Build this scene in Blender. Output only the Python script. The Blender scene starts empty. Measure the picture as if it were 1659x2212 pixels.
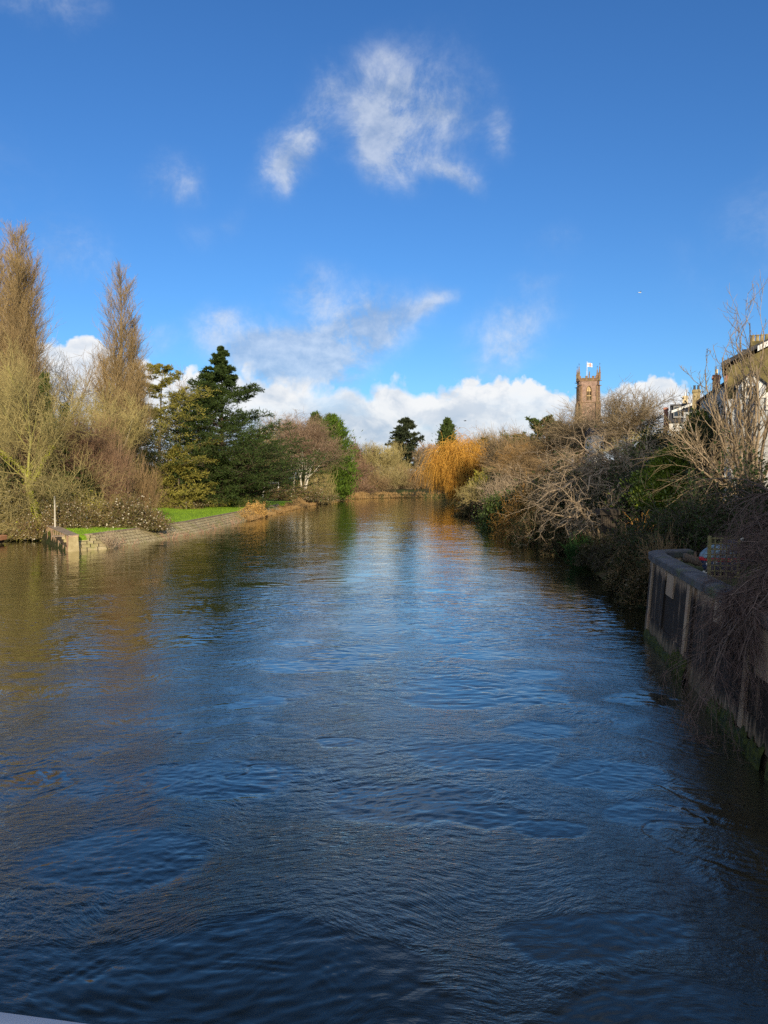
import bpy, math
import numpy as np
from mathutils import Vector

scene = bpy.context.scene
C = scene.collection
PI = math.pi
rng = np.random.default_rng(11)

# ------------------------------------------------------------------ camera model
F = 769.0
PITCH = math.radians(2.38)
CAMZ = 6.0
SUN_EL = math.radians(16.0)
SUN_AZ = math.radians(167.0)     # measured from +Y towards +X: behind the camera, a little to the right


def ray(Px, Py):
    cx = (Px * 768 / 1659 - 384) / F
    cz = (512 - Py * 1024 / 2212) / F
    return cx, math.cos(PITCH) + cz * math.sin(PITCH), -math.sin(PITCH) + cz * math.cos(PITCH)


def at(Px, Py, d):
    x, y, z = ray(Px, Py)
    t = d / y
    return x * t, d, CAMZ + z * t


# ------------------------------------------------------------------ noise
def _hash(ix, iy, seed):
    h = (ix.astype(np.int64) * 374761393 + iy.astype(np.int64) * 668265263 + seed * 974711) & 0x7fffffff
    h = ((h ^ (h >> 13)) * 1274126177) & 0x7fffffff
    return (h ^ (h >> 16)) / 2147483648.0


def perlin(x, y, seed=0):
    x = np.asarray(x, float); y = np.asarray(y, float)
    x0 = np.floor(x); y0 = np.floor(y)
    fx = x - x0; fy = y - y0
    u = fx * fx * fx * (fx * (fx * 6 - 15) + 10); v = fy * fy * fy * (fy * (fy * 6 - 15) + 10)

    def g(dx, dy):
        a = _hash(x0 + dx, y0 + dy, seed) * 2 * PI * 7
        return np.cos(a) * (fx - dx) + np.sin(a) * (fy - dy)
    a = g(0, 0) * (1 - u) + g(1, 0) * u
    b = g(0, 1) * (1 - u) + g(1, 1) * u
    return (a * (1 - v) + b * v) * 1.5


def fbm(x, y, o=4, seed=0, gain=.5):
    s = 0; a = 1.0
    for i in range(o):
        s = s + a * perlin(x, y, seed + i * 17); x = x * 2.03; y = y * 2.03; a *= gain
    return s


def sstep(a, b, x):
    t = np.clip((x - a) / (b - a), 0, 1)
    return t * t * (3 - 2 * t)


# ------------------------------------------------------------------ terrain functions
LX = np.array([(-60, -60), (60, -60), (62, -26.6), (64, -26.1), (66.6, -23.6), (75.6, -22.1), (87, -20.6), (121, -19.6), (160, -18.2),
               (200, -15.6), (231, -12.5), (250, -4.), (260, 8.), (268, 32.), (276, 90.), (290, 150), (2000, 160)], float)
RX = np.array([(-60, 6.0), (0, 6.3), (15.8, 7.9), (30.8, 10.36), (33, 11.6), (38, 12.2), (50, 13.6), (65, 16.4), (88.7, 15.2), (120, 16.2),
               (170, 18.4), (205, 20.2), (215, 26.), (225, 48.), (235, 95.), (250, 160), (270, 190), (2000, 200)], float)


def XL(y): return np.interp(y, LX[:, 0], LX[:, 1])
def XR(y): return np.interp(y, RX[:, 0], RX[:, 1])


REV_RUN, REV_H = 2.2, 1.2


def ground(x, y):
    x = np.asarray(x, float); y = np.asarray(y, float)
    n = fbm(x * .09, y * .09, 3, 5)
    n2 = fbm(x * .5, y * .5, 2, 9)
    # left bank
    s = XL(y) - x
    left = np.interp(s, [-6, -2.5, 0, 2.2, 2.75, 30, 80, 300, 900], [-1.8, -1.6, -.75, .75, 1.22, 1.7, 2.6, 5, 16])
    left = left + sstep(6, 20, s) * n * .5
    # the pool left of the abutment wall
    bl = -26.9 - (y - 64.5) * .62
    pool = (1 - sstep(-.2, .5, x - bl)) * (1 - sstep(75.2, 76.8, y + .25 * (x + 33)))
    left = left * (1 - pool) + (-1.6) * pool
    # right bank
    r = x - XR(y)
    right = np.interp(r, [-5, -1.5, 0, 1.2, 3, 8, 14, 30, 80, 200, 900], [-1.8, -1.2, -.05, .6, 1.5, 4.6, 7.3, 9.5, 14.5, 19, 40])
    right = right + sstep(.3, 4, r) * (n * .5 + n2 * .18)
    flat = np.interp(r, [-.5, .35, .4, 6, 14, 30, 80, 300], [-1.8, -1.8, 2.75, 2.8, 5.8, 8.5, 14, 20])
    w = 1 - sstep(31.0, 34.0, y)
    right = right * (1 - w) + flat * w
    far = sstep(215, 300, y)
    right = right * (1 - .45 * far)
    return np.where(r > -3, np.maximum(right, np.where(s > -4, left, -9)), left)


def gz(x, y): return float(ground(np.array([x]), np.array([y]))[0])


# ------------------------------------------------------------------ node helpers
class NT:
    def __init__(s, nt): s.nt = nt
    def n(s, typ, ins=None, **kw):
        nd = s.nt.nodes.new(typ)
        for k, v in kw.items(): setattr(nd, k, v)
        for k, v in (ins or {}).items():
            sk = nd.inputs[k]
            if isinstance(v, bpy.types.NodeSocket): s.nt.links.new(v, sk)
            elif isinstance(v, tuple) and len(v) == 3 and sk.type == 'RGBA': sk.default_value = (*v, 1)
            else: sk.default_value = v
        return nd
    def m(s, op, a, b=0.0, c=0.0, clamp=False):
        nd = s.n('ShaderNodeMath', {0: a, 1: b, 2: c}, operation=op); nd.use_clamp = clamp
        return nd.outputs[0]
    def mix(s, f, a, b, blend='MIX'):
        nd = s.n('ShaderNodeMix', None, data_type='RGBA', blend_type=blend)
        for i, v in ((0, f), (6, a), (7, b)):
            sk = nd.inputs[i]
            if isinstance(v, bpy.types.NodeSocket): s.nt.links.new(v, sk)
            elif isinstance(v, tuple): sk.default_value = (*v, 1)
            else: sk.default_value = v
        return nd.outputs[2]
    def noise(s, vec, scale, detail=4, rough=.55, dist=0.0):
        return s.n('ShaderNodeTexNoise', {'Vector': vec, 'Scale': scale, 'Detail': detail, 'Roughness': rough, 'Distortion': dist}).outputs['Fac']
    def ss(s, x, a, b):
        return s.n('ShaderNodeMapRange', {0: x, 1: a, 2: b, 3: 0.0, 4: 1.0}, interpolation_type='SMOOTHSTEP').outputs[0]
    def scl(s, vec, v):
        return s.n('ShaderNodeMapping', {'Vector': vec, 'Scale': v}).outputs[0]


def new_mat(name):
    m = bpy.data.materials.new(name); m.use_nodes = True
    m.node_tree.nodes.clear()
    t = NT(m.node_tree)
    out = t.n('ShaderNodeOutputMaterial')
    return m, t, out


def plant_mat(name, c1, c2, scale=.35, rough=.85, trans=0.0, jit=.5, c3=None, spec=.2):
    m, t, out = new_mat(name)
    pos = t.n('ShaderNodeNewGeometry').outputs['Position']
    rnd = t.n('ShaderNodeAttribute', attribute_name='rnd').outputs['Fac']
    nz = t.noise(pos, scale, 3)
    f = t.m('ADD', t.m('MULTIPLY', t.ss(nz, .3, .7), 1 - jit), t.m('MULTIPLY', rnd, jit))
    col = t.mix(f, c1, c2)
    if c3:
        col = t.mix(t.ss(rnd, .8, .95), col, c3)
    b = t.n('ShaderNodeBsdfPrincipled', {'Base Color': col, 'Roughness': rough, 'Specular IOR Level': spec})
    sh = b.outputs[0]
    if trans > 0:
        tr = t.n('ShaderNodeBsdfTranslucent', {'Color': t.mix(.35, col, (.5, .55, .05))})
        sh = t.n('ShaderNodeMixShader', {0: trans, 1: sh, 2: tr.outputs[0]}).outputs[0]
    m.node_tree.links.new(sh, out.inputs[0])
    return m


def surf_mat(name, c1, c2, scale=2.0, rough=.85, bump=.3, bscale=None, stretch=(1, 1, 1), c3=None, s3=.6, attr=0.0, spec=.3, bdist=.02):
    m, t, out = new_mat(name)
    pos = t.n('ShaderNodeNewGeometry').outputs['Position']
    v = t.scl(pos, stretch)
    nz = t.noise(v, scale, 6, .6)
    f = t.ss(nz, .32, .68)
    if attr:
        rnd = t.n('ShaderNodeAttribute', attribute_name='rnd').outputs['Fac']
        f = t.m('ADD', t.m('MULTIPLY', f, 1 - attr), t.m('MULTIPLY', rnd, attr))
    col = t.mix(f, c1, c2)
    if c3:
        n3 = t.noise(t.scl(pos, (1, 1, 1)), s3, 5, .65)
        col = t.mix(t.ss(n3, .5, .68), col, c3)
    b = t.n('ShaderNodeBsdfPrincipled', {'Base Color': col, 'Roughness': rough, 'Specular IOR Level': spec})
    if bump:
        bn = t.noise(v, bscale or scale * 4, 5, .6)
        bp = t.n('ShaderNodeBump', {'Strength': bump, 'Distance': bdist, 'Height': bn})
        m.node_tree.links.new(bp.outputs[0], b.inputs['Normal'])
    m.node_tree.links.new(b.outputs[0], out.inputs[0])
    return m


# ------------------------------------------------------------------ mesh helpers
def mesh_from(name, v, q, mi=None, rnd=None, smooth=False):
    """v (n,3) float, q (m,4) int quads"""
    me = bpy.data.meshes.new(name)
    v = np.ascontiguousarray(v, np.float32); q = np.ascontiguousarray(q, np.int32)
    me.vertices.add(len(v)); me.vertices.foreach_set('co', v.ravel())
    me.loops.add(q.size); me.loops.foreach_set('vertex_index', q.ravel())
    me.polygons.add(len(q)); me.polygons.foreach_set('loop_start', np.arange(0, q.size, 4, dtype=np.int32))
    if mi is not None: me.polygons.foreach_set('material_index', np.ascontiguousarray(mi, np.int32))
    me.polygons.foreach_set('use_smooth', np.full(len(q), smooth))
    me.update(calc_edges=True)
    if rnd is not None:
        a = me.attributes.new('rnd', 'FLOAT', 'POINT'); a.data.foreach_set('value', np.ascontiguousarray(rnd, np.float32))
    return me


def link(name, me, parent=None, mats=()):
    o = bpy.data.objects.new(name, me); C.objects.link(o)
    for m in mats: me.materials.append(m)
    if parent: o.parent = parent
    return o


def tag(o, label=None, cat=None, group=None, kind=None):
    if label: o['label'] = label
    if cat: o['category'] = cat
    if group: o['group'] = group
    if kind: o['kind'] = kind
    return o


def empty(name, loc, label, cat, group=None, rz=0):
    o = bpy.data.objects.new(name, None); C.objects.link(o)
    o.location = loc; o.rotation_euler = (0, 0, rz); o.empty_display_size = .3
    return tag(o, label, cat, group)


class Geo:
    """all-quad accumulator for vegetation"""
    def __init__(s): s.v = []; s.q = []; s.m = []; s.r = []; s.n = 0
    def raw(s, v, q, mi=0, rnd=None):
        s.v.append(v); s.q.append(q + s.n); s.m.append(np.full(len(q), mi)); s.n += len(v)
        s.r.append(np.zeros(len(v)) if rnd is None else rnd)
    def tubes(s, b, k=3, mi=0):
        P, R = b['P'], b['R']
        N, S, _ = P.shape
        if N == 0: return s
        T = np.gradient(P, axis=1); T /= np.linalg.norm(T, axis=2, keepdims=True) + 1e-9
        ref = np.where(np.abs(T[:, :1, 2:3]) > .8, np.array([1., 0, 0]), np.array([0, 0, 1.]))
        ref = np.repeat(ref, S, axis=1)
        U = np.cross(T, ref); U /= np.linalg.norm(U, axis=2, keepdims=True) + 1e-9
        V = np.cross(T, U)
        a = np.arange(k) * 2 * PI / k
        ring = P[:, :, None, :] + R[:, :, None, None] * (np.cos(a)[None, None, :, None] * U[:, :, None, :] + np.sin(a)[None, None, :, None] * V[:, :, None, :])
        base = np.arange(N)[:, None, None] * S * k
        i = np.arange(S - 1)[None, :, None] * k; j = np.arange(k)[None, None, :]; j2 = (j + 1) % k
        q = np.stack([base + i + j, base + i + j2, base + i + k + j2, base + i + k + j], -1).reshape(-1, 4)
        rn = np.repeat(rng.random(N), S * k)
        s.raw(ring.reshape(-1, 3), q, mi, rn)
        return s
    def leaves(s, Cc, D, sz, wd, mi=0, flat=0.0, clump=None):
        M = len(Cc)
        if M == 0: return s
        D = D / (np.linalg.norm(D, axis=1, keepdims=True) + 1e-9)
        rv = rng.normal(size=(M, 3)); rv[:, 2] += flat * 3
        side = np.cross(D, rv); side /= np.linalg.norm(side, axis=1, keepdims=True) + 1e-9
        sz = np.broadcast_to(np.asarray(sz, float), (M,))[:, None]; wd = np.broadcast_to(np.asarray(wd, float), (M,))[:, None]
        v = np.stack([Cc, Cc + .5 * sz * D + .5 * wd * side, Cc + sz * D, Cc + .5 * sz * D - .5 * wd * side], 1).reshape(-1, 3)
        s.raw(v, np.arange(4 * M).reshape(-1, 4), mi, np.repeat(rng.random(M), 4))
        return s
    def build(s, name, parent, mats, smooth=False):
        me = mesh_from(name, np.concatenate(s.v), np.concatenate(s.q), np.concatenate(s.m), np.concatenate(s.r), smooth)
        return link(name, me, parent, mats)


def stem(base, d, L, r, S=8, wig=.05, up=0.0, tip=.35):
    base = np.atleast_2d(np.asarray(base, float)); N = len(base)
    d = np.broadcast_to(np.asarray(d, float), (N, 3)).copy(); d /= np.linalg.norm(d, axis=1, keepdims=True)
    L = np.broadcast_to(np.asarray(L, float), (N,)); r = np.broadcast_to(np.asarray(r, float), (N,))
    return _integrate(base, d, L, r, S, wig, up, tip)


def _integrate(base, d, L, r, S, wig, up, tip):
    N = len(base)
    P = np.zeros((N, S, 3)); P[:, 0] = base
    for i in range(1, S):
        d = d + wig * rng.normal(size=(N, 3))
        d[:, 2] += up / (S - 1)
        d /= np.linalg.norm(d, axis=1, keepdims=True) + 1e-9
        P[:, i] = P[:, i - 1] + d * (L / (S - 1))[:, None]
    R = r[:, None] * (1 - (1 - tip) * np.linspace(0, 1, S)[None, :])
    return dict(P=P, R=R, L=L)


def sample(b, n, t0=0., t1=1.):
    N, S, _ = b['P'].shape
    idx = np.repeat(np.arange(N), n); M = len(idx)
    k = np.tile(np.arange(n), N)
    tt = t0 + (t1 - t0) * (k + rng.random(M)) / n
    f = np.clip(tt, 0, .9999) * (S - 1); i0 = np.floor(f).astype(int); fr = (f - i0)[:, None]
    p0 = b['P'][idx, i0]; p1 = b['P'][idx, i0 + 1]
    T = p1 - p0; T = T / (np.linalg.norm(T, axis=1, keepdims=True) + 1e-9)
    r = b['R'][idx, i0] * (1 - fr[:, 0]) + b['R'][idx, i0 + 1] * fr[:, 0]
    return idx, tt, p0 + (p1 - p0) * fr, T, r


def grow(b, n, t=(.2, 1.), ang=(30, 60), ln=(.35, .55), shape=None, rr=.6, rmin=.004, rmax=9., S=5, wig=.1, up=0., tip=.4, flat=0., absL=None):
    idx, tt, base, T, r0 = sample(b, n, *t)
    M = len(idx)
    rv = rng.normal(size=(M, 3)); rv[:, 2] *= (1 - flat)
    U = rv - T * np.sum(rv * T, axis=1, keepdims=True); U /= np.linalg.norm(U, axis=1, keepdims=True) + 1e-9
    a = np.radians(rng.uniform(ang[0], ang[1], M))[:, None]
    d = np.cos(a) * T + np.sin(a) * U
    L = (b['L'][idx] if absL is None else absL) * rng.uniform(ln[0], ln[1], M)
    if shape is not None: L = L * shape(tt)
    r = np.clip(r0 * rr, rmin, rmax)
    return _integrate(base, d, np.maximum(L, .03), r, S, wig, up, tip)


def fit(bs, H, wid=None, widy=None):
    """scale branch sets so that the plant really has this height and spread"""
    A = np.concatenate([b['P'].reshape(-1, 3) for b in bs])
    fz = H / max(np.percentile(A[:, 2], 99.7), .05)
    fx = fy = 1.0
    if wid:
        cx, cy = np.median(A[:, 0]), np.median(A[:, 1])
        fx = wid / max(np.percentile(A[:, 0], 98.5) - np.percentile(A[:, 0], 1.5), .05)
        fy = (widy or wid) / max(np.percentile(A[:, 1], 98.5) - np.percentile(A[:, 1], 1.5), .05)
    for b in bs:
        b['P'] = b['P'] * np.array([fx, fy, fz])


def leaf_pts(b, n, t0=.2, t1=1., jit=.05):
    idx, tt, p, T, r = sample(b, n, t0, t1)
    return p + rng.normal(size=p.shape) * jit, T


# ------------------------------------------------------------------ plant materials
MT = {}
def PM(n, *a, **k): MT[n] = plant_mat(n, *a, **k)
PM('bark_poplar', (.16, .115, .065), (.32, .235, .135), jit=.7)
PM('twig_poplar', (.20, .135, .06), (.41, .30, .155), jit=.7)
PM('bark_grey', (.13, .105, .075), (.28, .235, .17))
PM('twig_grey', (.155, .115, .07), (.32, .245, .145), jit=.6)
PM('twig_olive', (.20, .165, .07), (.42, .34, .15), jit=.6)
PM('twig_lichen', (.21, .175, .07), (.45, .37, .155), jit=.6)
PM('twig_red', (.16, .095, .06), (.31, .20, .125), jit=.6)
PM('twig_brown', (.16, .105, .055), (.34, .235, .12), jit=.6)
PM('twig_pale', (.20, .15, .095), (.50, .39, .27), jit=.7)
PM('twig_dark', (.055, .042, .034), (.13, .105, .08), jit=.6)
PM('bark_moss', (.27, .23, .12), (.38, .37, .08), scale=1.2, jit=.2)
PM('bark_birch', (.50, .45, .36), (.75, .70, .6), scale=2.)
PM('twig_birch', (.19, .125, .085), (.36, .255, .17), jit=.6)
PM('bark_lichen', (.30, .26, .17), (.52, .47, .33))
PM('bark_dark', (.055, .04, .03), (.12, .09, .065))
PM('twig_willow', (.42, .20, .03), (.72, .40, .075), scale=.5, jit=.6)
PM('twig_orange', (.34, .17, .04), (.56, .31, .08), jit=.6)
PM('leaf_cedar', (.02, .042, .014), (.085, .125, .03), trans=.1, jit=.6, scale=.8)
PM('leaf_pine', (.15, .145, .03), (.36, .315, .07), trans=.15, jit=.6, scale=.6)
PM('leaf_leyland', (.018, .05, .008), (.16, .25, .03), trans=.15, jit=.45, scale=.9)
PM('leaf_spruce', (.022, .036, .018), (.075, .09, .045), jit=.6, trans=.05)
PM('leaf_redwood', (.03, .055, .014), (.11, .15, .04), jit=.6, trans=.1, scale=.5)
PM('leaf_ivy', (.03, .06, .012), (.12, .17, .03), trans=.15, jit=.6, rough=.55, spec=.4)
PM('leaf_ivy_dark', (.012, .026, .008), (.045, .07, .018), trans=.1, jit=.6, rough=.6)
PM('leaf_laurel', (.025, .06, .01), (.30, .36, .04), trans=.2, jit=.5, rough=.4, spec=.5, scale=1.2)  # bright tone puts sunlight on the leaf tips into the colour
PM('leaf_bramble', (.07, .075, .022), (.24, .18, .06), trans=.15, jit=.6, rough=.6, c3=(.62, .56, .44))
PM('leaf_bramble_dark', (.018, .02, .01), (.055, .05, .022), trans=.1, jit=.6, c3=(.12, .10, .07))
PM('leaf_yellow', (.26, .24, .03), (.48, .42, .06), trans=.2, jit=.6)
PM('leaf_moss', (.28, .30, .02), (.5, .52, .05), trans=.15, jit=.6)
PM('leaf_autumn', (.42, .24, .07), (.66, .42, .14), trans=.2, jit=.6)
PM('leaf_palm', (.16, .24, .06), (.34, .42, .14), trans=.15, jit=.5, rough=.5)
PM('reed', (.30, .17, .07), (.56, .38, .17), trans=.15, jit=.7, scale=.25)
PM('dogwood', (.30, .15, .10), (.56, .36, .25), jit=.6)
PM('grass', (.20, .34, .02), (.32, .47, .04), trans=.2, jit=.5, scale=.6)
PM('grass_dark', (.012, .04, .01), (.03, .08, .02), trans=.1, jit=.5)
PM('wood_far', (.10, .08, .05), (.24, .19, .11), jit=.6, scale=.15)


# ------------------------------------------------------------------ species
def tree_obj(name, label, cat, loc, trunk, crown, tm, cm, group=None, rz=0., k=6):
    """trunk: list of branch dicts; crown: Geo"""
    e = empty(name, loc, label, cat, group, rz)
    g = Geo()
    for i, b in enumerate(trunk): g.tubes(b, k if i == 0 else max(3, k - 1 - i))
    g.build('trunk', e, [MT[tm]], True)
    crown.build('crown', e, [MT[c] for c in cm], False)
    return e


def spot(Px, d, dz=0.):
    x = at(Px, 1030, d)[0]
    return (x, d, gz(x, d) - .1 + dz)


def hgt(Px, Py, d):
    l = spot(Px, d)
    return at(Px, Py, d)[2] - l[2]


def poplar(label, Px, Py, d, wid, leaders=((0, 0, 1.),), tm='bark_poplar', cm='twig_poplar', group='tall bare Lombardy poplars', dens=1.0):
    H = hgt(Px, Py, d)
    base = []; L = []; dr = []
    for (dx, dy, f) in leaders:
        base.append((dx * .25, dy * .25, 0)); dr.append((dx * 1.6 / (H * f), dy * 1.6 / (H * f), 1)); L.append(H * f)
    tr = stem(base, dr, L, [.5 * H / 34 * (1 if i == 0 else .55) for i in range(len(L))], S=14, wig=.008, up=.05, tip=.06)
    n1 = int(135 * dens)
    w = wid / H
    sh = lambda t: (.12 + .88 * np.clip(1 - t, 0, 1) ** .6) * np.clip(t * 6, .5, 1)
    b1 = grow(tr, n1, (.07, .97), (16, 34), (w * .95, w * 1.5), sh, rr=.36, rmin=.02, rmax=.16, S=7, wig=.035, up=.85, tip=.25)
    b2 = grow(b1, 11, (.12, 1.), (16, 40), (.25, .5), None, rr=.5, rmin=.016, S=5, wig=.05, up=.55)
    b3 = grow(b2, 7, (.1, 1.), (15, 40), (.3, .6), None, rr=.6, rmin=.011, rmax=.016, S=3, wig=.06, up=.4, tip=.6)
    fit([tr, b1, b2, b3], H, wid)
    g = Geo().tubes(b2, 3).tubes(b3, 3)
    return tree_obj('poplar_tree', label, 'tree', spot(Px, d), [tr, b1], g, tm, [cm], group)


def bare(name, label, loc, H, wid, tm='bark_grey', cm='twig_grey', nl=(7, 7, 7, 8), trunk=.55, r=None, ang=(28, 60), up=.35, wig=.09, tw=.012, lean=(0, 0), group=None, leaf=None, leafn=0, leafs=.12, stems=1, droop=0., ln1=None, t1=(.28, 1.)):
    r = r or H * .02
    base = [(rng.normal() * .25, rng.normal() * .25, 0) if stems > 1 else (0, 0, 0) for _ in range(stems)]
    dr = [(lean[0] + (rng.normal() * .16 if stems > 1 else 0), lean[1] + (rng.normal() * .16 if stems > 1 else 0), 1) for _ in range(stems)]
    tr = stem(base, dr, H * trunk, r, S=9, wig=.04, up=.12, tip=.3)
    l1 = ln1 or (.45 * wid / (H * trunk) * 1.5, .62 * wid / (H * trunk) * 1.5)
    b1 = grow(tr, nl[0], t1, ang, l1, lambda t: 1.1 - .35 * t, rr=.55, rmin=.03, S=7, wig=wig, up=up, tip=.3)
    b2 = grow(b1, nl[1], (.2, 1.), (25, 55), (.38, .62), None, rr=.6, rmin=tw * 1.6, S=6, wig=wig, up=up * .7, tip=.4)
    b3 = grow(b2, nl[2], (.15, 1.), (25, 55), (.38, .66), None, rr=.6, rmin=tw * 1.2, S=5, wig=wig * 1.2, up=up * .5 - droop, tip=.5)
    b4 = grow(b3, nl[3], (.1, 1.), (22, 60), (.4, .8), None, rr=.7, rmin=tw, rmax=tw * 1.5, S=4, wig=wig * 1.4, up=up * .3 - droop, tip=.6)
    fit([tr, b1, b2, b3, b4], H, wid)
    g = Geo().tubes(b2, 3).tubes(b3, 3).tubes(b4, 3)
    cm_ = [cm]
    if leaf:
        p, T = leaf_pts(b3, leafn, .0, 1., .12)
        g.leaves(p, T * .4 + rng.normal(size=p.shape), leafs * rng.uniform(.6, 1.3, len(p)), leafs * .7, 1)
        cm_.append(leaf)
    return tree_obj(name, label, 'tree', loc, [tr, b1], g, tm, cm_, group)


def bush(name, label, loc, wx, wy, h, stems=60, tm='bark_grey', cm='twig_brown', n2=7, n3=5, droop=-.6, leaf=None, leafn=0, leafs=.1, ang=.7, tw=.01, cat='bush', group=None, wig=.1, spread=.5, fanpow=1., rz=0., leaf2=None, leaf2f=0.):
    a = rng.uniform(0, 2 * PI, stems); q = np.sqrt(rng.random(stems)) * spread
    base = np.stack([np.cos(a) * q * wx / 2, np.sin(a) * q * wy / 2, np.zeros(stems) - .05], 1)
    off = rng.normal(size=(stems, 2)) * ang
    d = np.stack([off[:, 0] * wx / (wx + wy) * 2 + np.cos(a) * q * ang, off[:, 1] * wy / (wx + wy) * 2 + np.sin(a) * q * ang, np.ones(stems)], 1)
    b1 = stem(base, d, h * rng.uniform(.75, 1.2, stems), tw * 2.2, S=7, wig=wig * .6, up=droop, tip=.4)
    b2 = grow(b1, n2, (.15, 1.), (20, 55), (.25, .5), None, rr=.7, rmin=tw * 1.2, S=5, wig=wig, up=droop * .4, tip=.5)
    b3 = grow(b2, n3, (.1, 1.), (20, 60), (.3, .6), None, rr=.7, rmin=tw * .9, S=3, wig=wig, up=droop * .3, tip=.6)
    for b in (b1, b2, b3):
        b['P'][:, :, 2] = np.maximum(b['P'][:, :, 2], .02)
    fit([b1, b2, b3], h, wx, wy)
    e = empty(name, loc, label, cat, group, rz)
    Geo().tubes(b1, 4).build('stem', e, [MT[tm]], True)
    g = Geo().tubes(b2, 3).tubes(b3, 3)
    ms = [MT[cm]]
    if leaf:
        p, T = leaf_pts(b3, leafn, 0, 1., .08)
        sel = rng.random(len(p)) < leaf2f
        dd = T * .3 + rng.normal(size=p.shape) + np.array([0, 0, .2])
        sz = leafs * rng.uniform(.6, 1.4, len(p))
        g.leaves(p[~sel], dd[~sel], sz[~sel], sz[~sel] * .7, 1)
        ms.append(MT[leaf])
        if leaf2:
            g.leaves(p[sel], dd[sel], sz[sel], sz[sel] * .7, 2); ms.append(MT[leaf2])
    g.build('foliage' if leaf else 'twigs', e, ms)
    return e


def conifer(name, label, loc, H, wid, tm, lm, n1=80, shp=None, ang=(78, 98), up=.25, n2=14, n3=5, need=3, ns=.35, nw=.1, r=None, group=None, t0=.04, flat=.75, droop2=0., bare_top=0., sparse=1.0, wob=.25, tleaf=None):
    r = r or H * .018
    tr = stem((0, 0, 0), (0, 0, 1), H, r, S=12, wig=.006, up=.05, tip=.05)
    shp = shp or (lambda t: np.clip(1 - t, .02, 1) ** .8)
    b1 = grow(tr, n1, (t0, .985), ang, (wid / 2 * (1 - wob) / H, wid / 2 * (1 + wob) / H), shp, rr=.3, rmin=.025, rmax=.14, S=7, wig=.04, up=up, tip=.3)
    b2 = grow(b1, n2, (.18, 1.), (35, 65), (.18, .36), lambda t: 1.15 - .6 * t, rr=.5, rmin=.014, S=5, wig=.06, up=up * .3 + droop2, tip=.4, flat=flat)
    b3 = grow(b2, n3, (.1, 1.), (30, 60), (.3, .55), None, rr=.6, rmin=.01, S=3, wig=.08, up=droop2, tip=.5, flat=flat)
    fit([tr, b1, b2, b3], H, wid)
    g = Geo().tubes(b2, 3)
    p, T = leaf_pts(b3, need, 0, 1., .05)
    dd = T + rng.normal(size=p.shape) * .45; dd[:, 2] += .15
    g.leaves(p, dd, ns * rng.uniform(.6, 1.3, len(p)), nw, 1, flat=.4)
    p, T = leaf_pts(b2, need * 2, .1, 1., .04)
    dd = T + rng.normal(size=p.shape) * .5
    g.leaves(p, dd, ns * rng.uniform(.6, 1.2, len(p)), nw, 1, flat=.4)
    return tree_obj(name, label, 'tree', loc, [tr, b1], g, tm, [tm, lm], group)


def leafy_column(name, label, loc, H, wid, lm, prof, n=26000, ns=.5, nw=.22, tm='bark_dark', group=None, lump=.25, seed=0):
    """dense evergreen: trunk, upswept limbs and leaf sprays over a lumpy volume"""
    tr = stem((0, 0, 0), (0, 0, 1), H * .97, H * .016, S=8, wig=.01, tip=.1)
    b1 = grow(tr, 60, (.05, .98), (25, 60), (wid * .4 / H, wid * .6 / H), lambda t: prof(t), rr=.3, rmin=.03, S=5, wig=.05, up=.5)
    t = rng.random(n * 2); a = rng.uniform(0, 2 * PI, n * 2)
    keep = rng.random(n * 2) < prof(t) ** .8
    t = t[keep][:n]; a = a[keep][:n]
    lo = 1 + lump * fbm(a * 1.9 + seed * 7 + 3 * np.sin(t * 9), t * H * .55 + seed, 3, seed + 40) * 1.6
    rad = prof(t) * wid / 2 * lo * (1 - .5 * rng.random(len(t)) ** 1.8 + .16 * np.maximum(rng.normal(size=len(t)), 0) ** 2 * .6)
    p = np.stack([np.cos(a) * rad, np.sin(a) * rad, t * H + rng.normal(size=len(t)) * .15], 1)
    dd = np.stack([np.cos(a) * .6, np.sin(a) * .6, np.full(len(a), .8)], 1) + rng.normal(size=p.shape) * .35
    g = Geo().leaves(p, dd, ns * rng.uniform(.5, 1.6, len(p)), nw * rng.uniform(.5, 1.2, len(p)), 0)
    return tree_obj(name, label, 'tree', loc, [tr, b1], g, tm, [lm], group)


def weeping(name, label, loc, H, wid, tm, cm, limbs=14, n2=8, strands=22, hang=(.35, .7), tw=.02, group=None, lean=(0, 0)):
    tr = stem((0, 0, 0), (lean[0], lean[1], 1), H * .45, H * .03, S=7, wig=.05, tip=.5)
    b1 = grow(tr, limbs, (.45, 1.), (25, 65), (wid * .45 / (H * .45), wid * .62 / (H * .45)), None, rr=.5, rmin=.05, S=8, wig=.08, up=.25, tip=.3)
    b2 = grow(b1, n2, (.3, 1.), (30, 70), (.25, .5), None, rr=.5, rmin=.03, S=6, wig=.1, up=-.1, tip=.4)
    b3 = grow(b2, strands, (.1, 1.), (30, 90), hang, None, rr=.5, rmin=tw, rmax=tw * 1.3, S=7, wig=.05, up=-3.2, tip=.5, absL=H * .62)
    fit([tr, b1, b2, b3], H, wid)
    for b in (b1, b2, b3): b['P'][:, :, 2] = np.maximum(b['P'][:, :, 2], -loc[2] + .05)
    g = Geo().tubes(b2, 3).tubes(b3, 3)
    return tree_obj(name, label, 'tree', loc, [tr, b1], g, tm, [cm], group)


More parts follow.
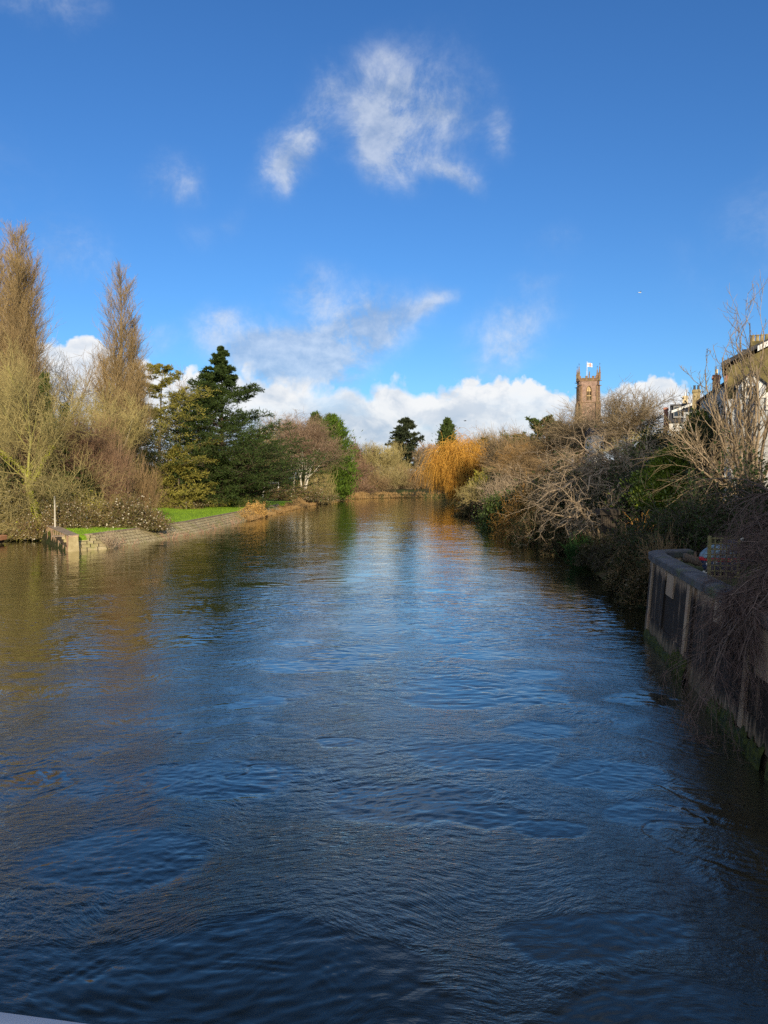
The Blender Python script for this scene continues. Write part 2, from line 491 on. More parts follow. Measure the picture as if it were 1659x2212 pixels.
# ------------------------------------------------------------------ hard-surface builder
class MB:
    def __init__(s): s.v = []; s.f = []
    def add(s, v, f):
        n = len(s.v); s.v += [tuple(map(float, p)) for p in v]; s.f += [tuple(i + n for i in q) for q in f]; return s
    def box(s, x0, x1, y0, y1, z0, z1):
        return s.add([(x0, y0, z0), (x1, y0, z0), (x1, y1, z0), (x0, y1, z0), (x0, y0, z1), (x1, y0, z1), (x1, y1, z1), (x0, y1, z1)],
                     [(0, 3, 2, 1), (4, 5, 6, 7), (0, 1, 5, 4), (1, 2, 6, 5), (2, 3, 7, 6), (3, 0, 4, 7)])
    def frust(s, x, y, z0, z1, a0, a1, k=4, rot=PI / 4):
        v = []
        for z, a in ((z0, a0), (z1, a1)):
            for i in range(k):
                an = rot + i * 2 * PI / k
                v.append((x + a * math.cos(an), y + a * math.sin(an), z))
        f = [(i, (i + 1) % k, k + (i + 1) % k, k + i) for i in range(k)]
        f += [tuple(range(k))[::-1], tuple(range(k, 2 * k))]
        return s.add(v, f)
    def prism(s, prof, y0, y1):
        """prof: list of (x,z); extruded along y"""
        k = len(prof)
        v = [(x, y0, z) for x, z in prof] + [(x, y1, z) for x, z in prof]
        f = [(i, (i + 1) % k, k + (i + 1) % k, k + i) for i in range(k)]
        f += [tuple(range(k))[::-1], tuple(range(k, 2 * k))]
        return s.add(v, f)
    def prismx(s, prof, x0, x1):
        k = len(prof)
        v = [(x0, y, z) for y, z in prof] + [(x1, y, z) for y, z in prof]
        f = [(i, (i + 1) % k, k + (i + 1) % k, k + i) for i in range(k)]
        f += [tuple(range(k))[::-1], tuple(range(k, 2 * k))]
        return s.add(v, f)
    def loft(s, secs, close=False):
        """secs: list of rings (same length), joined"""
        k = len(secs[0]); v = [p for r in secs for p in r]; f = []
        for i in range(len(secs) - 1):
            for j in range(k):
                f.append((i * k + j, i * k + (j + 1) % k, (i + 1) * k + (j + 1) % k, (i + 1) * k + j))
        f += [tuple(range(k))[::-1], tuple(range((len(secs) - 1) * k, len(secs) * k))]
        return s.add(v, f)
    def build(s, name, mat, parent=None, bevel=0., smooth=False):
        import bmesh
        bm = bmesh.new()
        vs = [bm.verts.new(p) for p in s.v]
        for f in s.f:
            try: bm.faces.new([vs[i] for i in f])
            except ValueError: pass
        bmesh.ops.recalc_face_normals(bm, faces=bm.faces)
        if bevel: bmesh.ops.bevel(bm, geom=list(bm.edges), offset=bevel, segments=1, affect='EDGES', clamp_overlap=True)
        me = bpy.data.meshes.new(name); bm.to_mesh(me); bm.free()
        if smooth: me.polygons.foreach_set('use_smooth', np.full(len(me.polygons), True))
        return link(name, me, parent, [mat])

# ================================================================== SETTING: terrain
def tensor(xs, ys):
    X, Y = np.meshgrid(xs, ys)
    nx = len(xs); ny = len(ys)
    i = np.arange(ny - 1)[:, None] * nx; j = np.arange(nx - 1)[None, :]
    q = np.stack([i + j, i + j + 1, i + nx + j + 1, i + nx + j], -1).reshape(-1, 4)
    return X, Y, q


def terrain():
    xs = np.concatenate([np.linspace(-1400, -120, 18)[:-1], np.linspace(-120, -44, 30)[:-1], np.arange(-44, 40, .7), np.linspace(40, 120, 40), np.linspace(130, 1400, 20)])
    ys = np.concatenate([np.linspace(-60, 6, 20)[:-1], np.arange(6, 110, .7), np.arange(110, 300, 1.6), np.linspace(300, 520, 30), np.linspace(540, 2600, 24)])
    X, Y, q = tensor(xs, ys)
    Z = ground(X, Y)
    me = mesh_from('ground', np.stack([X, Y, Z], -1).reshape(-1, 3), q, smooth=True)
    m, t, out = new_mat('bank_earth')
    pos = t.n('ShaderNodeNewGeometry').outputs['Position']
    a = t.noise(pos, .6, 6, .65); b = t.noise(pos, 5.0, 5, .6); c = t.noise(pos, .12, 3)
    col = t.mix(t.ss(a, .35, .65), (.055, .04, .025), (.035, .05, .015))
    col = t.mix(t.ss(b, .45, .75), col, (.11, .085, .05))
    col = t.mix(t.m('MULTIPLY', t.ss(c, .45, .6), .5), col, (.05, .08, .02))
    bs = t.n('ShaderNodeBsdfPrincipled', {'Base Color': col, 'Roughness': .95, 'Specular IOR Level': .1})
    bp = t.n('ShaderNodeBump', {'Strength': .7, 'Distance': .12, 'Height': b})
    m.node_tree.links.new(bp.outputs[0], bs.inputs['Normal'])
    m.node_tree.links.new(bs.outputs[0], out.inputs[0])
    tag(link('ground', me, None, [m]), kind='structure')
terrain()


def lawn():
    ys = np.arange(65, 172, .8)
    us = np.concatenate([np.array([REV_RUN - .05, REV_RUN + .25]), np.linspace(REV_RUN + .6, 26, 26)])
    U, Y = np.meshgrid(us, ys)
    X = XL(Y) - U
    ok_y = Y
    Z = ground(X, Y) + .05 + fbm(X * .4, Y * .4, 3, 77) * .04
    i = np.arange(len(ys) - 1)[:, None] * len(us); j = np.arange(len(us) - 1)[None, :]
    q = np.stack([i + j, i + len(us) + j, i + len(us) + j + 1, i + j + 1], -1).reshape(-1, 4)
    cx = X.reshape(-1)[q].mean(1); cy = Y.reshape(-1)[q].mean(1)
    bl = -26.9 - (cy - 64.5) * .62
    q = q[(cx > bl + .9) & (cx > XL(cy) - 24)]
    me = mesh_from('lawn', np.stack([X, Y, Z], -1).reshape(-1, 3), q, smooth=True)
    m, t, out = new_mat('lawn_turf')
    pos = t.n('ShaderNodeNewGeometry').outputs['Position']
    a = t.noise(pos, .35, 5, .6); b = t.noise(t.scl(pos, (1, 1, .3)), 7.0, 5, .7)
    col = t.mix(t.ss(a, .3, .7), (.20, .35, .022), (.30, .47, .04))
    col = t.mix(t.m('MULTIPLY', t.ss(b, .4, .75), .6), col, (.14, .25, .018))
    bs = t.n('ShaderNodeBsdfPrincipled', {'Base Color': col, 'Roughness': .9, 'Specular IOR Level': .15})
    bp = t.n('ShaderNodeBump', {'Strength': .9, 'Distance': .06, 'Height': b})
    m.node_tree.links.new(bp.outputs[0], bs.inputs['Normal']); m.node_tree.links.new(bs.outputs[0], out.inputs[0])
    tag(link('lawn', me, None, [m]), kind='structure')
    # blades of grass standing along and over the lawn
    N = 26000
    y = 65.5 + (rng.random(N) ** 1.4) * 95
    u = REV_RUN + np.where(rng.random(N) < .3, rng.random(N) * .5, rng.random(N) * 16)
    x = XL(y) - u
    k = x > -26.9 - (y - 64.5) * .62 + .7
    x, y = x[k], y[k]
    p = np.stack([x, y, ground(x, y) + .03], 1)
    d = rng.normal(size=p.shape) * .35 + np.array([0, 0, 1.])
    g = Geo().leaves(p, d, .13 * rng.uniform(.5, 1.5, len(p)), .035)
    o = g.build('grass_blades', None, [MT['grass']]); tag(o, 'short bright green grass of the lawn above the stone embankment', 'grass', kind='stuff')
lawn()

# ================================================================== SETTING: river
BOILS = []
_r = np.random.default_rng(5)
for _i in range(70):
    _y = 8 + 44 * _r.random() ** 1.3
    BOILS.append((_r.uniform(-.52, .38) * _y, _y, _r.uniform(.45, 1.5) * (1 + _y * .012), _r.uniform(0, 2 * PI), _r.uniform(.55, .85)))


def wave(x, y):
    """height of the water and how rough its finest ripples are"""
    wx = x + .8 * fbm(x * .16, y * .10, 2, 3); wy = y + 1.0 * fbm(x * .14 + 9, y * .11, 2, 4)
    patch = sstep(-.3, .4, fbm(wx * .16, wy * .11, 3, 31))
    far = np.interp(y, [8, 45], [.55, 1.15])
    near = np.interp(y, [30, 70], [1., 0.])
    h = .008 * fbm(wx * .22, wy * .30, 2, 21)
    r2 = 1 - np.abs(perlin(wx * .8, wy * 1.3, 35)); h = h + .0060 * (r2 ** 4) * (.3 + patch) * far
    h = h + .0085 * (.5 + .6 * patch) * perlin(wx * 1.1, wy * 2.1, 38) * far
    h = h + .0075 * (.5 + .6 * patch) * perlin(wx * 1.9, wy * 3.4, 36) * far
    h = h + .0056 * (.75 + .35 * patch) * perlin(wx * 3.4, wy * 6.6, 37) + .0036 * (.75 + .25 * patch) * np.interp(y, [30, 55], [1., 0.]) * perlin(wx * 6.3 + 7, wy * 11., 39)
    rough = .72 + .28 * patch
    # seams where currents meet, each with a train of small waves running along one side
    for sd, fx, fy, K, am, off in ((51, .20, .30, 95., .0056, 0.), (57, .33, .45, 62., .0054, .12), (63, .55, .62, 40., .0044, -.1)):
        c = fbm(wx * fx + 3.1, wy * fy, 2, sd, .35) - off
        gate = sstep(-.05, .45, perlin(x * .13 + sd, y * .11, sd + 2))
        brk = sstep(-.15, .4, perlin(x * .75 + 4, y * .8, sd + 11))
        h = h - .0115 * np.exp(-(c / .024) ** 2) * (.12 + gate) * near * brk
        tr = np.sin(c * K + 2.5 * perlin(x * .9, y * .9, sd + 5)) * np.exp(-np.abs(c - .05) * 6.5) * (c > .0)
        h = h + am * tr * gate * near * (.5 + .5 * perlin(x * .7, y * .7, sd + 9))
        rough = rough * (1 - .45 * np.exp(-((c + .12) / .11) ** 2) * gate)
    # boils: smooth glassy domes with a sharp lip and a few rings outside it
    for bx, by, br, ba, asp in BOILS:
        k = (np.abs(x - bx) < br * 3.2) & (np.abs(y - by) < br * 3.2)
        if not k.any(): continue
        X = x[k] - bx; Y = (y[k] - by) / asp
        rr = np.hypot(X, Y) * (1 + .22 * perlin(X / br * 1.1 + ba * 9, Y / br * 1.1, 71))
        an = np.cos(np.arctan2(Y, X) - ba) * .5 + .5
        dd = rr - br
        lip = np.exp(-(dd / (.05 + .02 * br)) ** 2)
        ring = np.sin(dd * 2 * PI / (.10 + .05 * br)) * np.exp(-np.maximum(dd, 0) / (.28 * br + .1)) * (dd > 0)
        h[k] += (-.0085 * lip + .0045 * ring) * an ** 2.5 * sstep(-.3, .3, perlin(X * 2.2 / br + ba, Y * 2.2 / br, 77)) + .006 * np.exp(-(rr / (br * .9)) ** 4)
        rough[k] *= 1 - .8 * (1 - sstep(-.25 * br, .05, dd))
    return h * np.interp(y, [10, 60, 140, 280], [1., 1., .85, .75]), rough


def river():
    vs = []; qs = []; rs = []; n = 0
    for xs, ys in ((np.arange(-13, 10.01, .036), np.arange(6, 18.01, .032)),
                   (np.arange(-26, 14.01, .075), np.arange(18, 40.01, .06)),
                   (np.arange(-66, 24.01, .24), np.arange(40, 110.01, .16)),
                   (np.arange(-50, 210, .9), np.arange(110, 292, .5)),
                   (np.arange(-70, 14.1, 1.5), np.arange(-58, 6.1, 1.)),
                   (np.arange(-70, -12.9, .5), np.arange(6, 18.1, .5)),
                   (np.arange(-70, -25.9, .5), np.arange(18, 40.1, .5))):
        X, Y, q = tensor(xs, ys)
        Z, rf = wave(X, Y)
        vs.append(np.stack([X, Y, Z], -1).reshape(-1, 3)); qs.append(q + n); rs.append(rf.ravel()); n += X.size
    me = mesh_from('river', np.concatenate(vs), np.concatenate(qs), rnd=np.concatenate(rs), smooth=True)
    m, t, out = new_mat('river_water')
    pos = t.n('ShaderNodeNewGeometry').outputs['Position']
    w1 = t.n('ShaderNodeTexNoise', {'Vector': t.scl(pos, (.3, .22, 1)), 'Scale': 1.0, 'Detail': 2.0}).outputs['Color']
    wv = t.n('ShaderNodeVectorMath', {0: w1, 1: (.5, .5, .5)}, operation='SUBTRACT').outputs[0]
    wv = t.n('ShaderNodeVectorMath', {0: wv, 'Scale': 3.5}, operation='SCALE').outputs[0]
    wp = t.n('ShaderNodeVectorMath', {0: pos, 1: wv}, operation='ADD').outputs[0]
    patch = t.n('ShaderNodeAttribute', attribute_name='rnd').outputs['Fac']
    f1 = t.noise(t.scl(wp, (3.2, 6.5, 1)), 1.0, 2, .5)
    f2 = t.noise(t.scl(wp, (9., 18., 1)), 1.0, 4, .6)
    # the water runs smoother further upstream of the bridge
    py = t.n('ShaderNodeSeparateXYZ', {0: pos}).outputs[1]
    a1 = t.n('ShaderNodeMapRange', {0: py, 1: 12., 2: 70., 3: .024, 4: .0095}, interpolation_type='SMOOTHSTEP').outputs[0]
    a2 = t.n('ShaderNodeMapRange', {0: py, 1: 8., 2: 38., 3: .0175, 4: .0014}, interpolation_type='SMOOTHSTEP').outputs[0]
    h = t.m('ADD', t.m('MULTIPLY', f1, a1), t.m('MULTIPLY', f2, a2))
    h = t.m('MULTIPLY', h, t.m('ADD', t.m('MULTIPLY', patch, 1.0), .04))
    bp = t.n('ShaderNodeBump', {'Strength': 1.0, 'Distance': 1.0, 'Height': h})
    silt = t.mix(t.ss(t.noise(pos, .08, 3), .35, .65), (.013, .016, .011), (.026, .025, .013))
    fc = t.n('ShaderNodeLayerWeight', {'Blend': .5, 'Normal': bp.outputs[0]}).outputs['Facing']
    fr = t.m('MULTIPLY_ADD', t.m('POWER', fc, 2.8), .985, .008)
    df = t.n('ShaderNodeBsdfDiffuse', {'Color': silt})
    gl = t.n('ShaderNodeBsdfGlossy', {'Color': (1., .99, .90), 'Roughness': .03, 'Normal': bp.outputs[0]})
    bs = t.n('ShaderNodeMixShader', {0: fr, 1: df.outputs[0], 2: gl.outputs[0]})
    m.node_tree.links.new(bs.outputs[0], out.inputs[0])
    tag(link('river', me, None, [m]), kind='structure')
river()

# ------------------------------------------------------------------ hard materials
MS = {}
def SM(n, *a, **k): MS[n] = surf_mat(n, *a, **k)
SM('rev_stone', (.34, .275, .14), (.55, .46, .265), scale=1.5, attr=.4, c3=(.33, .31, .11), s3=.5, bump=.5)
SM('rev_joint', (.035, .028, .02), (.07, .055, .035))
SM('rev_coping', (.22, .17, .12), (.40, .31, .22), scale=2)
SM('pink_concrete', (.56, .31, .17), (.72, .47, .27), scale=1.2, c3=(.42, .36, .12), s3=.5, bump=.4)
SM('moss', (.06, .075, .008), (.20, .21, .015), scale=6, bump=1., bdist=.05)
SM('moss_dark', (.012, .022, .004), (.06, .075, .01), scale=7, bump=1., bdist=.05)
SM('terracotta', (.48, .22, .11), (.62, .32, .17), scale=1.5)
SM('dark_timber', (.03, .024, .02), (.07, .055, .04), stretch=(6, 6, .6))
SM('pale_timber', (.42, .38, .30), (.6, .55, .46), stretch=(5, 5, .5))
SM('white_paint', (.72, .72, .70), (.84, .83, .80), scale=1.0, bump=.05)
SM('render_white', (.62, .60, .56), (.78, .76, .72), scale=.6, bump=.1, c3=(.48, .47, .45), s3=.4)
SM('render_grey', (.40, .42, .44), (.55, .56, .57), scale=.7, bump=.15, c3=(.33, .33, .33), s3=.5)
SM('slate', (.035, .036, .042), (.075, .075, .085), scale=1.5, stretch=(1, 1, 6), bump=.4)
SM('mossy_tile', (.10, .085, .035), (.24, .19, .075), scale=1.6, bump=.6, c3=(.15, .14, .04), s3=1.)
SM('lead', (.05, .05, .055), (.09, .09, .1), rough=.6)
SM('cream_render', (.60, .47, .27), (.74, .60, .38), scale=1.2)
SM('buff_stone', (.28, .21, .10), (.48, .38, .20), scale=2.5, c3=(.20, .19, .08), s3=1.5, bump=.5)
SM('pot_clay', (.45, .22, .12), (.58, .32, .18))
SM('glass_dark', (.02, .024, .03), (.035, .04, .05), rough=.08, bump=0, spec=.6)
SM('frame_grey', (.25, .25, .25), (.35, .35, .34))
SM('coping_dark', (.05, .052, .058), (.115, .115, .122), scale=1.6, c3=(.085, .10, .05), s3=.9, bump=.5)
SM('trellis_wood', (.17, .15, .06), (.30, .26, .11), stretch=(3, 3, 3))
SM('log_bark', (.07, .05, .035), (.17, .12, .08), stretch=(.6, 4, 4), scale=3, bump=.8)
SM('rail_paint', (.50, .56, .66), (.58, .64, .74), rough=.4, bump=.05)
SM('bridge_stone', (.22, .18, .14), (.34, .29, .22), scale=1.2)
SM('tower_stone', (.25, .125, .075), (.47, .285, .18), scale=.9)
SM('tower_trim', (.18, .105, .06), (.31, .20, .12), scale=1.2, c3=(.20, .18, .08), s3=.8)
SM('tower_dressed', (.52, .36, .17), (.66, .48, .26), scale=1.)
SM('louvre', (.10, .07, .045), (.18, .13, .08))
SM('iron', (.03, .02, .018), (.06, .04, .03), rough=.6)
SM('pole_white', (.78, .78, .76), (.85, .85, .83), bump=0)
SM('flag_white', (.80, .79, .77), (.84, .83, .82), bump=0)
SM('flag_red', (.62, .035, .03), (.70, .05, .045), bump=0)
SM('sack_blue', (.07, .12, .17), (.22, .33, .40), rough=.5)
SM('sack_navy', (.03, .05, .11), (.06, .10, .19), rough=.5)
SM('sack_red', (.45, .02, .03), (.6, .04, .05), rough=.5)
SM('flower_white', (.8, .8, .74), (.88, .87, .82), bump=0)
SM('bird_white', (.7, .7, .68), (.85, .85, .84), bump=0)
SM('bird_dark', (.04, .04, .045), (.08, .08, .09), bump=0)


def brick_mat(name, c1, c2, mortar, sx=.23, sz=.075):
    m, t, out = new_mat(name)
    g = t.n('ShaderNodeTexCoord').outputs['Object']
    sp = t.n('ShaderNodeSeparateXYZ', {0: g})
    cmb = t.n('ShaderNodeCombineXYZ', {0: t.m('ADD', sp.outputs[0], sp.outputs[1]), 1: sp.outputs[2]}).outputs[0]
    br = t.n('ShaderNodeTexBrick', {'Vector': cmb, 'Color1': c1, 'Color2': c2, 'Mortar': mortar, 'Scale': 1.0, 'Mortar Size': sz * .14, 'Brick Width': sx, 'Row Height': sz})
    nz = t.noise(g, 1.2, 5)
    col = t.mix(t.m('MULTIPLY', t.ss(nz, .45, .7), .6), br.outputs['Color'], tuple(.45 * c for c in c1))
    b = t.n('ShaderNodeBsdfPrincipled', {'Base Color': col, 'Roughness': .9})
    bp = t.n('ShaderNodeBump', {'Strength': .4, 'Distance': .01, 'Height': br.outputs['Fac']})
    bp.invert = True
    m.node_tree.links.new(bp.outputs[0], b.inputs['Normal']); m.node_tree.links.new(b.outputs[0], out.inputs[0])
    MS[name] = m
brick_mat('red_brick', (.50, .18, .11), (.38, .13, .08), (.30, .24, .19))
brick_mat('rubble', (.37, .205, .15), (.19, .105, .08), (.47, .36, .28), .62, .30)


def river_wall_mat():
    m, t, out = new_mat('board_concrete')
    g = t.n('ShaderNodeTexCoord').outputs['Object']
    z = t.n('ShaderNodeSeparateXYZ', {0: g}).outputs[2]
    st = t.noise(t.scl(g, (5, 5, .22)), 1.6, 5, .65)
    bd = t.noise(t.scl(g, (2.2, 2.2, .05)), 2.5, 3, .5)
    lo = t.noise(t.scl(g, (1.2, 1.2, .35)), .9, 4, .6)
    along = t.m('MULTIPLY', t.n('ShaderNodeSeparateXYZ', {0: g}).outputs[1], 4.6)
    wn = t.n('ShaderNodeTexWhiteNoise', {'W': t.m('FLOOR', along)}, noise_dimensions='1D').outputs['Value']
    gap = t.ss(t.m('ABSOLUTE', t.m('SUBTRACT', t.m('FRACT', along), .5)), .455, .495)
    bd = t.m('ADD', t.m('MULTIPLY', bd, .65), t.m('MULTIPLY', wn, .35))
    base = t.mix(t.ss(bd, .35, .65), (.29, .20, .135), (.46, .335, .23))
    # black run-off staining, strongest in the middle of the wall
    k = t.m('ADD', t.m('MULTIPLY', st, .9), t.m('MULTIPLY_ADD', lo, .62, t.m('MULTIPLY', wn, .10)))
    zt = t.m('MULTIPLY', t.ss(z, 3.0, 2.2), t.ss(z, .1, 1.0))
    k2 = t.ss(t.m('ADD', k, t.m('MULTIPLY', zt, .38)), .84, 1.12)
    col = t.mix(k2, base, (.026, .021, .018))
    col = t.mix(t.m('MULTIPLY', t.ss(z, .9, .2), .75), col, (.035, .038, .022))
    col = t.mix(t.m('MULTIPLY', gap, .8), col, (.012, .010, .009))
    b = t.n('ShaderNodeBsdfPrincipled', {'Base Color': col, 'Roughness': .9, 'Specular IOR Level': .2})
    bp = t.n('ShaderNodeBump', {'Strength': .5, 'Distance': .03, 'Height': t.m('SUBTRACT', bd, gap)})
    m.node_tree.links.new(bp.outputs[0], b.inputs['Normal']); m.node_tree.links.new(b.outputs[0], out.inputs[0])
    MS['board_concrete'] = m
river_wall_mat()
SM('pale_panel', (.27, .195, .135), (.41, .305, .21), scale=1.5, c3=(.34, .22, .15), s3=1.2, stretch=(1, 1, .3))


# ================================================================== left bank masonry
def revetment():
    e = empty('stone_embankment', (-26, 65, 0), 'long sloping embankment of stone blocks along the left bank below the lawn', 'embankment')
    off = np.array(e.location)
    y0, y1 = 64.3, 150.
    ys = [y0]
    v = []; q = []; rn = []
    def pt(y, f, lift=0.):
        x = float(XL(y)) - f * REV_RUN
        return (x - off[0] - lift * .35, y - off[1] + f * .9, -.25 + f * (REV_H + .25) + lift)
    # bed
    b = Geo(); yy = np.linspace(y0, y1, 90)
    vv = np.array([pt(y, f, -.035) for y in yy for f in (-.6, 1.0)])
    qq = np.array([(2 * i, 2 * i + 2, 2 * i + 3, 2 * i + 1) for i in range(len(yy) - 1)])
    b.raw(vv, qq); b.build('bed', e, [MS['rev_joint']])
    g = Geo(); nc = 6
    for c in range(nc):
        y = y0 + rng.random() * .3
        while y < y1 - 1:
            L = rng.uniform(.42, .72) * (1 if y < 110 else 1.8)
            f0 = c / nc + .026; f1 = (c + 1) / nc - .026
            a = .03; lf = rng.normal() * .012; sk = .16
            top = [pt(y + a + sk * 0, f0, .03 + lf), pt(y + L - a, f0, .03 + lf), pt(y + L - a + sk, f1, .03 + lf), pt(y + a + sk, f1, .03 + lf)]
            bot = [pt(y + a, f0, -.04), pt(y + L - a, f0, -.04), pt(y + L - a + sk, f1, -.04), pt(y + a + sk, f1, -.04)]
            r = rng.random()
            g.raw(np.array(bot + top), np.array([(4, 5, 6, 7), (0, 1, 5, 4), (1, 2, 6, 5), (2, 3, 7, 6), (3, 0, 4, 7)]), 0, np.full(8, r))
            y += L
    g.build('stonework', e, [MS['rev_stone']])
    # dark edging along the top and slanting ribs
    m = MB()
    secs = []
    for y in np.linspace(y0, y1, 70):
        p = pt(y, 1.0)
        secs.append([(p[0] + .12, p[1] - .05, p[2] - .04), (p[0] + .12, p[1] - .05, p[2] + .07), (p[0] - .22, p[1] + .05, p[2] + .09), (p[0] - .22, p[1] + .05, p[2] - .04)])
    m.loft(secs).build('coping', MS['rev_coping'], e)
    for y in (88., 100., 124.):
        a = [pt(y, -.1, .05), pt(y + .28, -.1, .05), pt(y + .28, -.1, -.05), pt(y, -.1, -.05)]
        c = [pt(y + 2.2, 1., .06), pt(y + 2.48, 1., .06), pt(y + 2.48, 1., -.05), pt(y + 2.2, 1., -.05)]
        MB().loft([a, c]).build('rib', MS['rev_coping'], e)
revetment()


def abutment():
    A = np.array([-26.35, 64.2]); B = np.array([-33.2, 75.4])
    e = empty('concrete_end_wall', (A[0], A[1], 0), 'stained pinkish concrete end wall with green moss at the start of the stone embankment', 'wall')
    d = (B - A) / np.linalg.norm(B - A); n = np.array([-d[1], d[0]])
    if n[0] > 0: n = -n      # n points to the pool side
    L = np.linalg.norm(B - A)
    secs = []
    for s in np.linspace(0, L, 9):
        tz = 1.28 + .06 * s / L * 4
        p = d * s
        o0 = n * .16; o1 = n * 0; i0 = -n * .75
        w = 0.
        secs.append([(p[0] + o0[0] + w, p[1] + o0[1], -1.0), (p[0] + o1[0], p[1] + o1[1], tz), (p[0] + i0[0], p[1] + i0[1], tz + .02), (p[0] + i0[0], p[1] + i0[1], -1.0)])
    MB().loft(secs).build('wall_body', MS['pink_concrete'], e, bevel=.03)
    MB().loft([[(p[0] + .04 * 0 + n[0] * .03, p[1] + n[1] * .03, z0), (p[0] + n[0] * .03, p[1] + n[1] * .03, z1), (p[0] - n[0] * .8, p[1] - n[1] * .8, z1 + .02), (p[0] - n[0] * .8, p[1] - n[1] * .8, z0)]
               for p, z0, z1 in [(d * s, 1.30 + .24 * s / L, 1.38 + .24 * s / L) for s in np.linspace(.1, L - .1, 6)]]).build('coping', MS['rev_coping'], e)
    # front face toe
    q = -d * .12
    MB().loft([[(q[0] + n[0] * .2, q[1] + n[1] * .2, -1), (q[0] - n[0] * .85, q[1] - n[1] * .85, -1), (-n[0] * .7, -n[1] * .7, -1), (n[0] * .1, n[1] * .1, -1)],
               [(q[0] * .3 + n[0] * .05, q[1] * .3 + n[1] * .05, 1.26), (q[0] * .3 - n[0] * .72, q[1] * .3 - n[1] * .72, 1.26), (-n[0] * .7, -n[1] * .7, 1.26), (0, 0, 1.26)]]).build('end_face', MS['rev_stone'], e, bevel=.02)
    # moss streaks hanging from the top
    for s, wd, ln in ((10.9, 1.9, 1.0), (8.6, .4, .8), (7.6, .6, .5), (6.4, .35, .9), (5.2, .5, .55), (3.9, .3, .75), (1.7, .3, 1.15)):
        v = []; k = 7
        for i in range(k):
            f = i / (k - 1)
            hw = wd / 2 * (1 - f ** 2) * (1 + .25 * math.sin(5 * f + s)) + .02
            z = 1.36 - ln * f
            o = .16 * (1.28 - z) / 2.28 + .012
            for sg in (-1, 1):
                p = d * min(max(s + sg * hw, .05), L - .02) + n * o
                v.append((p[0], p[1], z))
        f_ = [(2 * i, 2 * i + 1, 2 * i + 3, 2 * i + 2) for i in range(k - 1)]
        MB().add(v, f_).build('moss_patch', MS['moss'], e)
abutment()


def landing():
    e = empty('landing_slab', (-37.9, 71.5, 0), 'terracotta coloured slab standing just above the water at the far left edge', 'slab')
    MB().box(-1.6, 2.0, -.5, 1.6, .32, .78).build('slab', MS['terracotta'], e, bevel=.04)
    MB().box(-1.5, 1.75, -.2, 1.5, -1.2, .318).build('pier', MS['dark_timber'], e)
landing()


